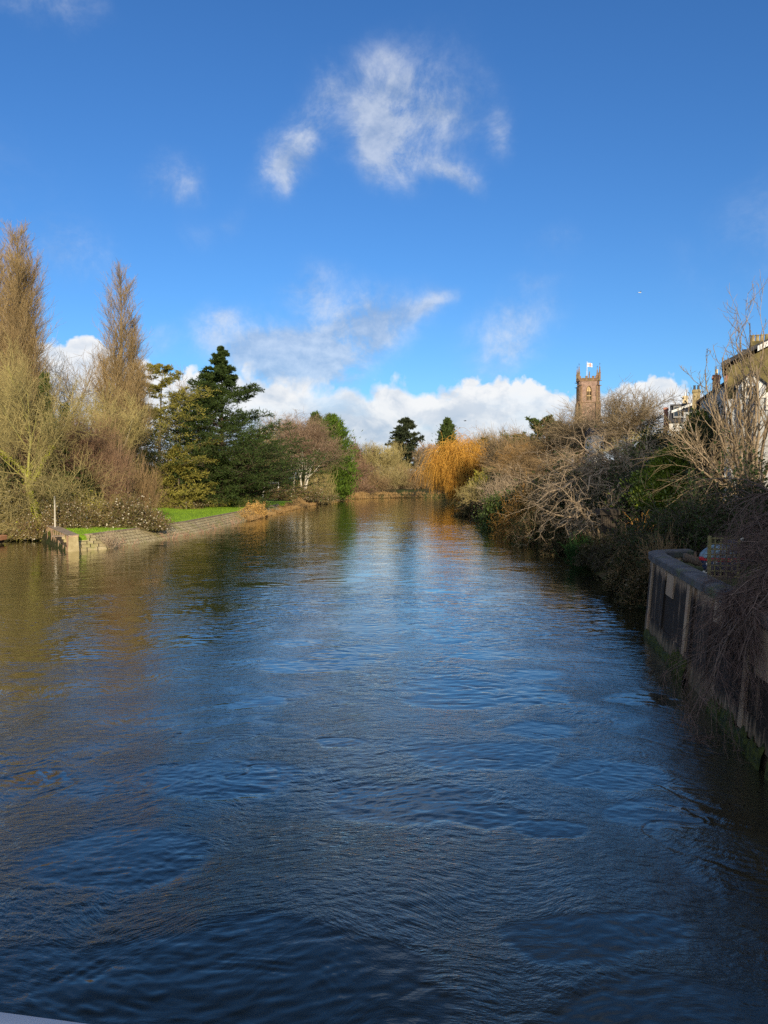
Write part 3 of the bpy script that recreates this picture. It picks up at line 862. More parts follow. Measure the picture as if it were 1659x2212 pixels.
# ================================================================== right river wall
def river_wall():
    e = empty('river_wall', (10, 25, 0), 'streaky board marked concrete river wall with rounded dark coping on the right bank', 'wall')
    ox, oy = 10., 25.
    path = [(5.9, 1.5), (7.0, 9.5), (7.9, 15.8), (8.75, 21.), (9.6, 26.), (10.25, 29.8), (10.55, 31.0), (11.0, 31.7), (11.7, 32.1), (12.6, 32.25)]
    P = np.array(path)
    t = np.concatenate([[0], np.cumsum(np.linalg.norm(np.diff(P, axis=0), axis=1))])
    tt = np.linspace(0, t[-1], 80)
    X = np.interp(tt, t, P[:, 0]); Y = np.interp(tt, t, P[:, 1])
    D = np.stack([np.gradient(X), np.gradient(Y)], 1); D /= np.linalg.norm(D, axis=1, keepdims=True)
    Nn = np.stack([D[:, 1], -D[:, 0]], 1)     # towards land (+x)
    H = 2.85

    def face(i, o, z):   # offset o from base line towards land, batter included
        b = .075 * z
        return (X[i] + Nn[i, 0] * (o + b) - ox, Y[i] + Nn[i, 1] * (o + b) - oy, z)
    secs = [[face(i, 0, -1.2), face(i, 0, H), face(i, .45, H), face(i, .7, -1.2)] for i in range(80)]
    MB().loft(secs).build('panel', MS['board_concrete'], e)
    cop = []
    for i in range(80):
        cop.append([face(i, -.10, H + .002), face(i, -.12, H + .22), face(i, -.09, H + .26), face(i, .2, H + .30), face(i, .51, H + .26), face(i, .55, H + .20), face(i, .53, H + .002)])
    # coping laid in long stones with open joints
    cuts = [0, 6, 13, 20, 27, 34, 41, 47, 53, 59, 65, 70, 75, 79]
    for a, b in zip(cuts[:-1], cuts[1:]):
        ring = [list(r) for r in cop[a:b + 1]]
        dd = D[a] * .014; ring[0] = [(p[0] + dd[0], p[1] + dd[1], p[2]) for p in ring[0]]
        dd = D[b] * .014; ring[-1] = [(p[0] - dd[0], p[1] - dd[1], p[2]) for p in ring[-1]]
        MB().loft(ring).build('coping_stone', MS['coping_dark'], e)
    # ribs standing proud of the boards
    def rib(s, w, z0, z1, o, mat, name='rib'):
        i0 = np.interp(s, tt, np.arange(80)); i1 = np.interp(s + w, tt, np.arange(80))
        def pf(fi, oo, z):
            i = int(min(max(round(fi), 0), 79)); k = int(min(i + 1, 79)); 
            lo = int(math.floor(fi)); hi = min(lo + 1, 79); fr = fi - lo
            a = np.array(face(lo, oo, z)); b_ = np.array(face(hi, oo, z))
            return tuple(a * (1 - fr) + b_ * fr)
        MB().loft([[pf(i0, -o, z0), pf(i1, -o, z0), pf(i1, .02, z0), pf(i0, .02, z0)], [pf(i0, -o, z1), pf(i1, -o, z1), pf(i1, .02, z1), pf(i0, .02, z1)]]).build(name, mat, e, bevel=.008)
    tot = t[-1]
    sy = lambda y: float(np.interp(y, Y[:70], tt[:70]))
    for y, w in ((30.55, .22), (26.9, .16), (23.2, .34), (22.6, .12), (20.6, .22), (17.2, .3), (13.9, .25), (10.5, .3), (6.5, .3)):
        rib(sy(y), w, -.9 if y > 28 else .35, H - .02, .07, MS['pale_panel'] if y in (23.2, 17.2, 30.55) else MS['board_concrete'])
    rib(sy(25.6), 1.15, 2.02, 2.78, .05, MS['pale_panel'], 'repair_patch')
    rib(sy(18.2), 2.2, 2.25, 2.82, .05, MS['pale_panel'], 'repair_patch')
    rib(sy(12.6), 4.2, 1.75, 2.8, .05, MS['pale_panel'], 'repair_patch')
    rib(sy(22.5), 6.6, .1, .78, .06, MS['board_concrete'], 'plinth')
    rib(sy(14.8), 6.6, .35, .85, .07, MS['board_concrete'], 'plinth')
    # moss along the waterline
    for y0, y1, h in ((15.6, 19.8, .5), (22.6, 24.6, .62), (24.6, 30.2, .3), (9, 15.3, .42)):
        a = sy(y0); b = sy(y1); k = 40
        v = []; f = []
        for i in range(k):
            s = a + (b - a) * i / (k - 1); fi = np.interp(s, tt, np.arange(80)); lo = int(fi)
            hh = h * (.55 + .5 * abs(float(perlin(s * 1.7, 3.1, 4))) + .4 * float(rng.random()))
            p0 = face(lo, -.19, -.3); p1 = face(lo, -.13, hh * .6); p2 = face(lo, -.075, hh)
            q0 = face(min(lo + 1, 79), -.19, -.3); fr = fi - lo
            for p in (p0, p1, p2):
                sh = (D[lo][0] * fr * (tt[1] - tt[0]), D[lo][1] * fr * (tt[1] - tt[0]))
                v.append((p[0] + sh[0] + float(rng.normal()) * .015, p[1] + sh[1], p[2]))
        for i in range(k - 1):
            for j in range(2): f.append((3 * i + j, 3 * i + 3 + j, 3 * i + 4 + j, 3 * i + 1 + j))
        MB().add(v, f).build('moss_strip', MS['moss_dark'], e)
river_wall()


# ================================================================== bridge under the camera
def bridge():
    e = empty('bridge', (0, 0, 0), 'road bridge carrying the pale painted rail at the bottom left corner', 'bridge')
    zt = 5.55
    r1 = np.array(ray(0, 2212)); r2 = np.array(ray(160, 2234))
    zr = CAMZ - .47
    p1 = np.array([0, 0, CAMZ]) + r1 * (.47 / -r1[2]); p2 = np.array([0, 0, CAMZ]) + r2 * (.47 / -r2[2])
    d = (p2 - p1) / np.linalg.norm(p2 - p1)
    nb = np.array([d[1], -d[0], 0]); nb = nb if nb[1] < 0 else -nb       # towards the camera side
    secs = []
    for s in np.linspace(-30, 24, 40):
        c = p1 + d * s
        ring = []
        for k in range(10):
            a = k / 10 * 2 * PI
            q = c + nb * (.085 - .085 * math.cos(a)) + np.array([0, 0, .04 * math.sin(a)])
            ring.append(tuple(q))
        secs.append(ring)
    MB().loft(secs).build('rail', MS['rail_paint'], e, smooth=True)
    # parapet posts, deck and pier
    for s in np.arange(-29, 24, 2.0):
        if -1.2 < s < 2.2: continue
        c = p1 + d * s + nb * .085
        MB().box(c[0] - .03, c[0] + .03, c[1] - .03, c[1] + .03, 4.62, zr - .05).build('post', MS['rail_paint'], e)
    a = p1 + d * -34 + nb * .05; b = p1 + d * 26 + nb * .05
    a2 = a + nb * 9; b2 = b + nb * 9
    MB().loft([[(a[0], a[1], 3.7), (a[0], a[1], 4.6), (a2[0], a2[1], 4.6), (a2[0], a2[1], 3.7)], [(b[0], b[1], 3.7), (b[0], b[1], 4.6), (b2[0], b2[1], 4.6), (b2[0], b2[1], 3.7)]]).build('deck', MS['bridge_stone'], e)
    c = p1 + d * -12 + nb * 4.5
    MB().frust(c[0], c[1], -1.6, 3.69, 2.2, 2.0, 8).build('pier', MS['bridge_stone'], e)
bridge()


# ================================================================== houses
def xyz(Px, Py, d): return np.array(at(Px, Py, d))


def chimney(parent, x0, x1, y0, y1, z0, z1, mat, pots=1, pmat='pot_clay', name='chimney'):
    m = MB().box(x0, x1, y0, y1, z0, z1 - .28)
    m.box(x0 - .06, x1 + .06, y0 - .06, y1 + .06, z1 - .278, z1 - .13)
    m.box(x0 - .02, x1 + .02, y0 - .02, y1 + .02, z1 - .128, z1)
    o = m.build(name, MS[mat], parent)
    for i in range(pots):
        px = x0 + (x1 - x0) * (i + .5) / pots; py = (y0 + y1) / 2
        MB().frust(px, py, z1 + .002, z1 + .4, .13, .1, 10).frust(px, py, z1 + .402, z1 + .46, .13, .13, 10).build('chimney_pot', MS[pmat], o)
    return o


def window(parent, x0, x1, z0, z1, y, mat='white_paint'):
    """window in a wall facing -y; surface at y"""
    f = MB(); w = .07
    for a in ((x0, x1, z0, z0 + w), (x0, x1, z1 - w, z1), (x0, x0 + w, z0 + w + .002, z1 - w - .002), (x1 - w, x1, z0 + w + .002, z1 - w - .002), ((x0 + x1) / 2 - .03, (x0 + x1) / 2 + .03, z0 + w + .002, z1 - w - .002)):
        f.box(a[0], a[1], y - .06, y + .04, a[2], a[3])
    fo = f.build('window', MS[mat], parent)
    MB().box(x0 + w, x1 - w, y - .02, y - .004, z0 + w, z1 - w).build('pane', MS['glass_dark'], fo)
    return fo


def plane(Px, Py, o, rz, off=0.):
    """point of the vertical plane through o (turned by rz, moved back by off) seen at this place of the photo, in the house's own frame"""
    r = np.array(ray(Px, Py)); ax = np.array([math.cos(rz), math.sin(rz), 0]); n = np.array([-math.sin(rz), math.cos(rz), 0])
    o = np.array(o); c = np.array([0, 0, CAMZ])
    t = np.dot(o + n * off - c, n) / np.dot(r, n)
    p = c + r * t - o
    return float(np.dot(p, ax)), float(p[2])


def houses():
    # --- big gabled house at the right edge: steep verge rising out of frame
    d = 48.; o = at(1565, 900, d); rz = -math.atan2(o[0], o[1]) * 1.03
    e = empty('gabled_house', o, 'tall gabled house with white bargeboard behind the bare ash tree at the right edge', 'house', rz=rz)
    ax_, az_ = plane(1566, 788, o, rz); bx_, bz_ = plane(1659, 741, o, rz)
    sl = (bz_ - az_) / (bx_ - ax_); apx = ax_ + 6.; apz = az_ + sl * 6.
    zb = gz(o[0] + 3, d + 1) - 1.5 - o[2]
    MB().prism([(ax_ + .15, zb), (2 * apx - ax_ - .15, zb), (2 * apx - ax_ - .15, az_ - .2), (apx, apz - .25), (ax_ + .15, az_ - .2)], 0, 5).build('wall', MS['mossy_tile'], e)
    for s in (1, -1):
        X0 = ax_ if s == 1 else 2 * apx - ax_
        MB().prism([(X0 - s * .2, az_ - .2 * sl - .02), (apx, apz - .02), (apx, apz + .24), (X0 - s * .2, az_ - .2 * sl + .24)], -.25, 5.3).build('roof', MS['slate'], e)
        f0 = .30 if s == 1 else 0
        xa = X0 + (apx - X0) * f0; za = az_ + (apz - az_) * f0
        MB().prism([(xa, za - .22), (apx, apz - .22), (apx, apz + .10), (xa, za + .10)], -.32, -.254).build('bargeboard', MS['white_paint'], e)
    q0 = plane(1621, 757, o, rz, 1.5); q1 = plane(1672, 734, o, rz, 1.5)
    chimney(e, q0[0], q1[0], 1.5, 2.5, q0[1] - 1.5, q1[1], 'mossy_tile', 5, 'buff_stone')
    q0 = plane(1603, 774, o, rz, 1); q1 = plane(1622, 757, o, rz, 1)
    MB().prismx([(1, q0[1] - .6), (3, q0[1] - .6), (3, q1[1] - .1), (2, q1[1] + .25), (1, q1[1] - .1)], q0[0], q1[0]).build('dormer', MS['slate'], e)

    # --- white fronted lower wing with its own small gable
    d2 = 45.; o = at(1593, 905, d2); rz = -math.atan2(o[0], o[1]) * .93
    e = empty('white_wing', o, 'white rendered wing with a small pointed gable in front of the gabled house', 'house', rz=rz)
    x0, hz = plane(1593, 834, o, rz); x1, ap = plane(1624, 806, o, rz); x2, h2 = plane(1640, 852, o, rz)
    w = x1 - x0; zb = gz(o[0] + 1, d2) - 1.5 - o[2]
    MB().prism([(x0, hz * .62), (x0 + 2 * w, hz * .62), (x0 + 2 * w, hz), (x1, ap), (x0, hz)], 0, 2.).build('gable_wall', MS['white_paint'], e)
    wx = plane(1568, 880, o, rz)[0]
    MB().box(wx, x0 + 5.5, .1, 1.9, zb, hz * .618).build('wall', MS['render_grey'], e)
    for s in (1, -1):
        X0 = x1 - s * w
        MB().prism([(X0 - s * .15, hz - .1), (x1, ap + .02), (x1, ap + .14), (X0 - s * .15, hz + .02)], -.12, 2.).build('roof', MS['slate'], e)
    MB().box(x0 + 2 * w + .02, x0 + 5.5, -.02, .098, h2 - .9, h2 + .1).build('fascia', MS['white_paint'], e)
    window(e, x1 - .35, x1 + .45, hz * .66, hz * 1.02, 0)
    window(e, x0 + 2.4, x0 + 3.2, -.6, .5, .1)

    # --- slate roofed house with two red brick chimneys
    d3 = 60.; o = at(1513, 905, d3); rz = -math.atan2(o[0], o[1])
    e = empty('slate_house', o, 'dark slate roofed house between the brick chimney and the gabled house', 'house', rz=rz)
    x0, h0 = plane(1513, 862, o, rz); x1, h1 = plane(1566, 824, o, rz); dx = x1 - x0
    zb = gz(o[0] + 2, d3) - 1.5 - o[2]
    MB().prism([(x0, zb), (x0 + 2 * dx, zb), (x0 + 2 * dx, h0 - .2), (x1, h1 - .2), (x0, h0 - .2)], 0, 7).build('wall', MS['render_grey'], e)
    for s in (1, -1):
        X0 = x1 - s * dx
        MB().prism([(X0 - s * .3, h0 - .36), (x1, h1 - .18), (x1, h1), (X0 - s * .3, h0 - .16)], -.2, 7.2).build('roof', MS['slate'], e)
    window(e, x0 + .7, x0 + 1.5, h0 - 1.9, h0 - .6, 0); window(e, x0 + 2.3, x0 + 3.1, h0 - 1.9, h0 - .6, 0)
    c0 = plane(1539, 842, o, rz, .6); c1 = plane(1556, 809, o, rz, .6)
    chimney(e, c0[0], c1[0], .6, 1.5, c0[1] - .8, c1[1], 'red_brick', 1, 'cream_render')
    c0 = plane(1566, 826, o, rz, -.6); c1 = plane(1584, 787, o, rz, -.6)
    chimney(e, c0[0], c1[0], -.6, -.205, c0[1] - 5, c1[1], 'red_brick', 0)

    # --- house with buff stone stack
    d4 = 76.; o = at(1495, 900, d4); rz = -math.atan2(o[0], o[1])
    e = empty('stone_stack_house', o, 'low house with a thick buff stone chimney stack beside the evergreen', 'house', rz=rz)
    c0 = plane(1495, 874, o, rz); c1 = plane(1513, 841, o, rz, .6)
    zb = gz(o[0], d4) - 1.5 - o[2]; h = c0[1]
    MB().box(-.8, 6, .5, 7, zb, h - .6).build('wall', MS['render_grey'], e)
    MB().prismx([(.3, h - .602), (7.2, h - .602), (3.7, h + .5)], -1., 6.2).build('roof', MS['slate'], e)
    MB().prism([(-1.9, h - .5), (0, h + .2), (0, h - .05), (-1.9, h - .75)], .2, .28).build('bargeboard', MS['white_paint'], e)
    chimney(e, 0, c1[0], .6, 1.6, h - 1.2, c1[1], 'buff_stone', 2, 'lead')

    # --- mansard house furthest along, white wall and slate upper storey
    d5 = 94.; o = at(1447, 968, d5); rz = -math.atan2(o[0], o[1])
    e = empty('mansard_house', o, 'white walled house with dark slate mansard storey and dormer right of the bare grey tree', 'house', rz=rz)
    hm = plane(1447, 898, o, rz)[1]; X, ht = plane(1498, 871, o, rz)
    zb = gz(o[0], d5) - 1.5 - o[2]
    MB().box(-.1, X + 2, 0, 8, zb, hm - .9).build('wall', MS['render_white'], e)
    MB().prism([(-.3, hm - .898), (X + 2, hm - .898), (X + 2, ht - .3), (.05, ht - .3)], -.2, 8.5).build('roof', MS['slate'], e)
    MB().box(-.05, X + 2, -.5, 8.7, ht - .298, ht - .1).build('roof_edge', MS['lead'], e)
    dm = MB().box(.35, 1.9, -.45, -.202, hm - .3, ht - .302).build('dormer', MS['frame_grey'], e)
    MB().box(.45, 1.05, -.47, -.452, hm - .1, ht - .42).build('pane', MS['glass_dark'], dm); MB().box(1.2, 1.8, -.47, -.452, hm - .1, ht - .42).build('pane', MS['glass_dark'], dm)
    c0 = plane(1474.5, 873, o, rz, 5.6); c1 = plane(1486, 855, o, rz, 5.6)
    chimney(e, c0[0], c1[0], 5.6, 6.6, c0[1] - 1.5, c1[1], 'cream_render', 1, 'pole_white')
    c0 = plane(1434, 893, o, rz, 3); c1 = plane(1443.5, 880, o, rz, 3)
    chimney(e, c0[0], c1[0], 3, 4, c0[1] - 3, c1[1], 'red_brick', 0)
    window(e, .5, 1.5, hm - 3.6, hm - 2.0, 0); window(e, 2.8, 3.8, hm - 3.6, hm - 2.0, 0)

    # --- white cottage glimpsed through branches
    d6 = 111.
    m0 = xyz(1284, 962, d6); m1 = xyz(1306, 938, d6)
    e = empty('white_cottage', (m0[0], d6, m0[2]), 'small white cottage wall glimpsed through the twisted branches', 'house')
    zb = gz(m0[0], d6) - 1 - m0[2]; X = m1[0] - m0[0]; h = m1[2] - m0[2]
    MB().box(0, X, 0, 5, zb, h).build('wall', MS['white_paint'], e)
    MB().prismx([(-.3, h + .002), (5.3, h + .002), (2.5, h + 1.1)], -.3, X + .3).build('roof', MS['slate'], e)
    window(e, .8, 1.7, h - 2.2, h - 1., 0)

    # --- unseen house beside the bridge, put in to throw shade over the wall
    e = empty('unseen_shade_house', (24, -7, 0), 'unseen tall rendered house added beside the bridge to shade the near right bank', 'house')
    MB().prism([(-16.6, 1), (34, 1), (34, 14.5), (-16.6, 14.5)], -8, 5.5).build('wall', MS['render_white'], e)
    MB().prismx([(-8.5, 14.502), (6., 14.502), (-1.2, 18.)], -17., 34.4).build('roof', MS['slate'], e)
    for x in (-14, -8, -4, 0, 4):
        for z in (6, 10):
            w = MB().box(x, x + 1.3, 5.502, 5.56, z, z + 1.9).build('window', MS['white_paint'], e)
            MB().box(x + .1, x + 1.2, 5.562, 5.58, z + .1, z + 1.8).build('pane', MS['glass_dark'], w)
    e = empty('unseen_shade_terrace', (33, 24, 0), 'unseen rendered terrace house added between the bridge and the gabled house to shade the right bank', 'house', rz=-.1)  # added out of view so its shadow reaches the bank further upstream
    MB().box(-5, 9, -8, 9, 2, 11.5).build('wall', MS['render_grey'], e)
    MB().prism([(-5.4, 11.502), (9.4, 11.502), (2, 15.)], -8.3, 9.3).build('roof', MS['slate'], e)
    chimney(e, 1.5, 2.6, -7, -5.8, 14, 17, 'red_brick', 2)
    for y in (-6, -2, 2, 6):
        w = MB().box(-5.06, -5.002, y, y + 1.2, 9, 10.8).build('window', MS['white_paint'], e)
        MB().box(-5.08, -5.062, y + .1, y + 1.1, 9.1, 10.7).build('pane', MS['glass_dark'], w)
houses()


# ================================================================== church tower
def church():
    d = 270.
    c = xyz(1276, 843, d)
    W = 7.0; hw = W / 2
    gx, gy = c[0], d + hw
    z0 = gz(gx, gy) - .5
    Z = lambda crop_y: float(at(1276, (1380 + crop_y * 300 / 1659) * .54863, d)[2]) - z0
    rz = math.radians(-8.8)
    e = empty('church_tower', (gx, gy, z0), 'red sandstone church tower with battlements and pinnacles rising above the bare trees', 'church', rz=rz)
    zp = Z(655); zpt = Z(598); zm = Z(553); zs2 = Z(1125)
    # wall as four slabs so that the belfry openings are real recesses
    wz0, wza = Z(1085), Z(775)
    ow = .82
    def face_wall(rot):
        m = MB()
        t = .9
        m.box(-hw, -ow, -hw, -hw + t, 0, zp); m.box(ow, hw, -hw, -hw + t, 0, zp); m.box(-ow, ow, -hw, -hw + t, 0, wz0)
        # pointed head
        n = 8; zsp = wza - 1.5
        pts = [(-ow + 2 * ow * i / n, zsp + 1.5 * (1 - (abs(-1 + 2 * i / n)) ** 2.1) ** .75) for i in range(n + 1)]
        for i in range(n):
            (xa, za), (xb, zb) = pts[i], pts[i + 1]
            m.add([(xa, -hw, za), (xb, -hw, zb), (xb, -hw, zp), (xa, -hw, zp), (xa, -hw + t, za), (xb, -hw + t, zb), (xb, -hw + t, zp), (xa, -hw + t, zp)],
                  [(0, 1, 2, 3), (0, 4, 5, 1), (4, 7, 6, 5)])
        return m, pts, zsp
    def rotv(m, k):
        for _ in range(k): m.v = [(-y, x, z) for x, y, z in m.v]
        return m
    for k in range(4):
        m, pts, zsp = face_wall(k)
        rotv(m, k).build('wall', MS['rubble'], e)
        # window: surround, mullions, louvres
        s = MB(); n = len(pts)
        outer = [(x * 1.27, zsp + (z - zsp) * 1.13 + .02) for x, z in pts]
        for i in range(n - 1):
            a, b = pts[i], pts[i + 1]; A, B = outer[i], outer[i + 1]
            y0, y1 = -hw - .08, -hw + .3
            s.add([(a[0], y0, a[1]), (b[0], y0, b[1]), (B[0], y0, B[1]), (A[0], y0, A[1]), (a[0], y1, a[1]), (b[0], y1, b[1]), (B[0], y1, B[1]), (A[0], y1, A[1])],
                  [(0, 1, 2, 3), (0, 4, 5, 1), (3, 2, 6, 7)])
        s.box(-ow * 1.27, -ow + .06, -hw - .08, -hw + .3, wz0 - .15, zsp); s.box(ow - .06, ow * 1.27, -hw - .08, -hw + .3, wz0 - .15, zsp)
        w = rotv(s, k).build('window', MS['tower_trim'], e)
        s = MB()
        s.box(-.07, .07, -hw + .12, -hw + .3, wz0, zsp + 1.2)
        s.box(-ow, ow, -hw + .13, -hw + .29, (wz0 + zsp) / 2 - .25, (wz0 + zsp) / 2 + .02)
        for q in (-1, 1):
            for i in range(6):
                a0 = PI * i / 6; a1 = PI * (i + 1) / 6; r = ow * .46
                s.add([(q * ow * .5 + r * math.cos(a0), -hw + .12, zsp + .2 + r * 1.2 * math.sin(a0)), (q * ow * .5 + r * math.cos(a1), -hw + .12, zsp + .2 + r * 1.2 * math.sin(a1)),
                       (q * ow * .5 + r * .75 * math.cos(a1), -hw + .12, zsp + .2 + r * .9 * math.sin(a1)), (q * ow * .5 + r * .75 * math.cos(a0), -hw + .12, zsp + .2 + r * .9 * math.sin(a0))], [(0, 1, 2, 3)])
        rotv(s, k).build('tracery', MS['tower_dressed'], w)
        s = MB().box(-ow, ow, -hw + .55, -hw + .6, wz0, zsp + 1.4)
        for i in range(7):
            z = wz0 + .15 + i * (zsp - wz0) / 7
            s.box(-ow, ow, -hw + .35, -hw + .549, z, z + .1)
        rotv(s, k).build('louvre', MS['louvre'], w)
        s = MB().box(-ow, ow, -hw + .33, -hw + .345, zsp - .3, zsp + 1.45)
        rotv(s, k).build('head_panel', MS['tower_dressed'], w)
        # rainwater pipes with hopper heads
        for q in (-1, 1):
            x = q * 2.85
            s = MB().box(x - .09, x + .09, -hw - .16, -hw - .01, zs2 - .3, Z(755)).box(x - .3, x + .3, -hw - .3, -hw - .01, Z(770), Z(748))
            rotv(s, k).build('downpipe', MS['iron'], e)
    # string courses
    for z, t in ((zp, .22), (Z(618), .12), (zs2, .2), (zs2 - 8, .2)):
        for k in range(4):
            rotv(MB().box(-hw - t, hw + t, -hw - t, -hw + .02, z - .12, z + .14), k).build('string_course', MS['tower_trim'], e)
    # parapet with merlons, flush butt joints
    for k in range(4):
        m = MB().box(-hw - .12, hw - .30, -hw - .12, -hw + .3, zp + .142, zpt)
        x = -hw - .12; per = (W + .24 - .42) / 6
        for i in range(6):
            if i % 2 == 0 or i == 5: 
                m.box(x + i * per, x + i * per + per * (.72 if i % 2 == 0 else .4), -hw - .12, -hw + .3, zpt + .002, zm)
            m.box(x + i * per, x + i * per + per * .62, -hw - .13, -hw + .31, zpt + .003, zpt + (zm - zpt) * (1 if i % 2 == 0 else .12))
        rotv(m, k).build('parapet', MS['tower_trim'], e)
    MB().box(-hw + .3, hw - .3, -hw + .3, hw - .3, zp - .2, zp + .3).build('roof', MS['lead'], e)
    # pinnacles
    for (x, y, top, r) in ((-hw, -hw, Z(262), .5), (hw, -hw, Z(262), .5), (-hw, hw, Z(262) , .5), (hw, hw, Z(262), .5), (0, -hw, Z(415), .28), (0, hw, Z(415), .28), (-hw, 0, Z(415), .28), (hw, 0, Z(415), .28)):
        H = top - zm
        b = zpt - .5
        m = MB().frust(x, y, b, zm + H * .22, r * .95, r * .85).frust(x, y, zm + H * .22 + .003, zm + H * .27, r * 1.1, r * 1.05).frust(x, y, zm + H * .27 + .003, zm + H * .78, r * .72, r * .16)
        for kk in range(4):      # crockets
            for f in (.35, .48, .6):
                an = PI / 4 + kk * PI / 2; rr = r * (.72 - .9 * (f - .27)) 
                m.frust(x + rr * math.cos(an), y + rr * math.sin(an), zm + H * f, zm + H * f + .16, .09, .05)
        o = m.build('pinnacle', MS['tower_trim'], e)
        if r > .4:
            MB().frust(x, y, zm + H * .78 + .003, top, .055, .03).box(x - .26, x + .26, y - .03, y + .03, zm + H * .88, zm + H * .9).box(x - .03, x + .03, y - .26, y + .26, zm + H * .903, zm + H * .92).build('finial', MS['iron'], o)
    # gargoyles
    for k in range(4):
        for (x, z) in ((-hw + .25, zp), (hw - .25, zp), (-hw + .25, Z(762)), (hw - .25, Z(762))):
            m = MB().loft([[(x - .14, -hw - .1, z - .14), (x + .14, -hw - .1, z - .14), (x + .14, -hw - .1, z + .14), (x - .14, -hw - .1, z + .14)], [(x - .07, -hw - .85, z - .02), (x + .07, -hw - .85, z - .02), (x + .07, -hw - .85, z + .12), (x - .07, -hw - .85, z + .12)]])
            rotv(m, k).build('gargoyle', MS['tower_trim'], e)
    # stepped angle buttresses
    for k in range(4):
        for x in (-hw + .35, hw - .35 - .9):
            m = MB().box(x, x + .9, -hw - .95, -hw - .003, 0, zs2 - 8).box(x + .05, x + .85, -hw - .6, -hw - .003, zs2 - 7.99, zs2 - .15)
            m.add([(x + .05, -hw - .6, zs2 - .148), (x + .85, -hw - .6, zs2 - .148), (x + .85, -hw - .003, zs2 - .148), (x + .05, -hw - .003, zs2 - .148), (x + .05, -hw - .003, zs2 + .7), (x + .85, -hw - .003, zs2 + .7)],
                  [(0, 1, 5, 4), (0, 4, 3), (1, 2, 5)])
            m.box(x + .15, x + .75, -hw - .28, -hw - .004, zs2 + .15, zp - 1.6)
            rotv(m, k).build('buttress', MS['tower_trim'], e)
    # flagpole and flag
    fx, fy, fz = gx - .45, gy, z0 + zp + .3
    pe = empty('flagpole', (fx, fy, fz), 'white flagpole on the church tower roof', 'flagpole')
    H = Z(218) + z0 - fz
    MB().frust(0, 0, 0, H, .12, .08, 8).build('pole', MS['pole_white'], pe)
    MB().frust(0, 0, H + .002, H + .16, .12, .06, 8).build('finial', MS['pole_white'], pe)
    fl = empty('flag', (fx + .1, fy - .02, fz + H - 1.62), 'white flag with a red cross flying from the pole on the church tower', 'flag')
    nx, nz = 15, 9; Lf, Hf = 1.85, 1.35
    for nm, mt in (('white_field', 'flag_white'), ('red_cross', 'flag_red')):
        v = []; f = []
        for j in range(nz + 1):
            for i in range(nx + 1):
                u = i / nx; w = j / nz
                v.append((u * Lf * .97, .16 * math.sin(u * 8) * u ** .5 + .05 * math.sin(w * 4 + u * 5), w * Hf - .22 * u * u))
        for j in range(nz):
            for i in range(nx):
                red = (j in (4,)) or (i in (7, 8))
                if red == (nm == 'red_cross'): f.append((j * (nx + 1) + i, j * (nx + 1) + i + 1, (j + 1) * (nx + 1) + i + 1, (j + 1) * (nx + 1) + i))
        MB().add(v, f).build(nm, MS[mt], fl)
church()


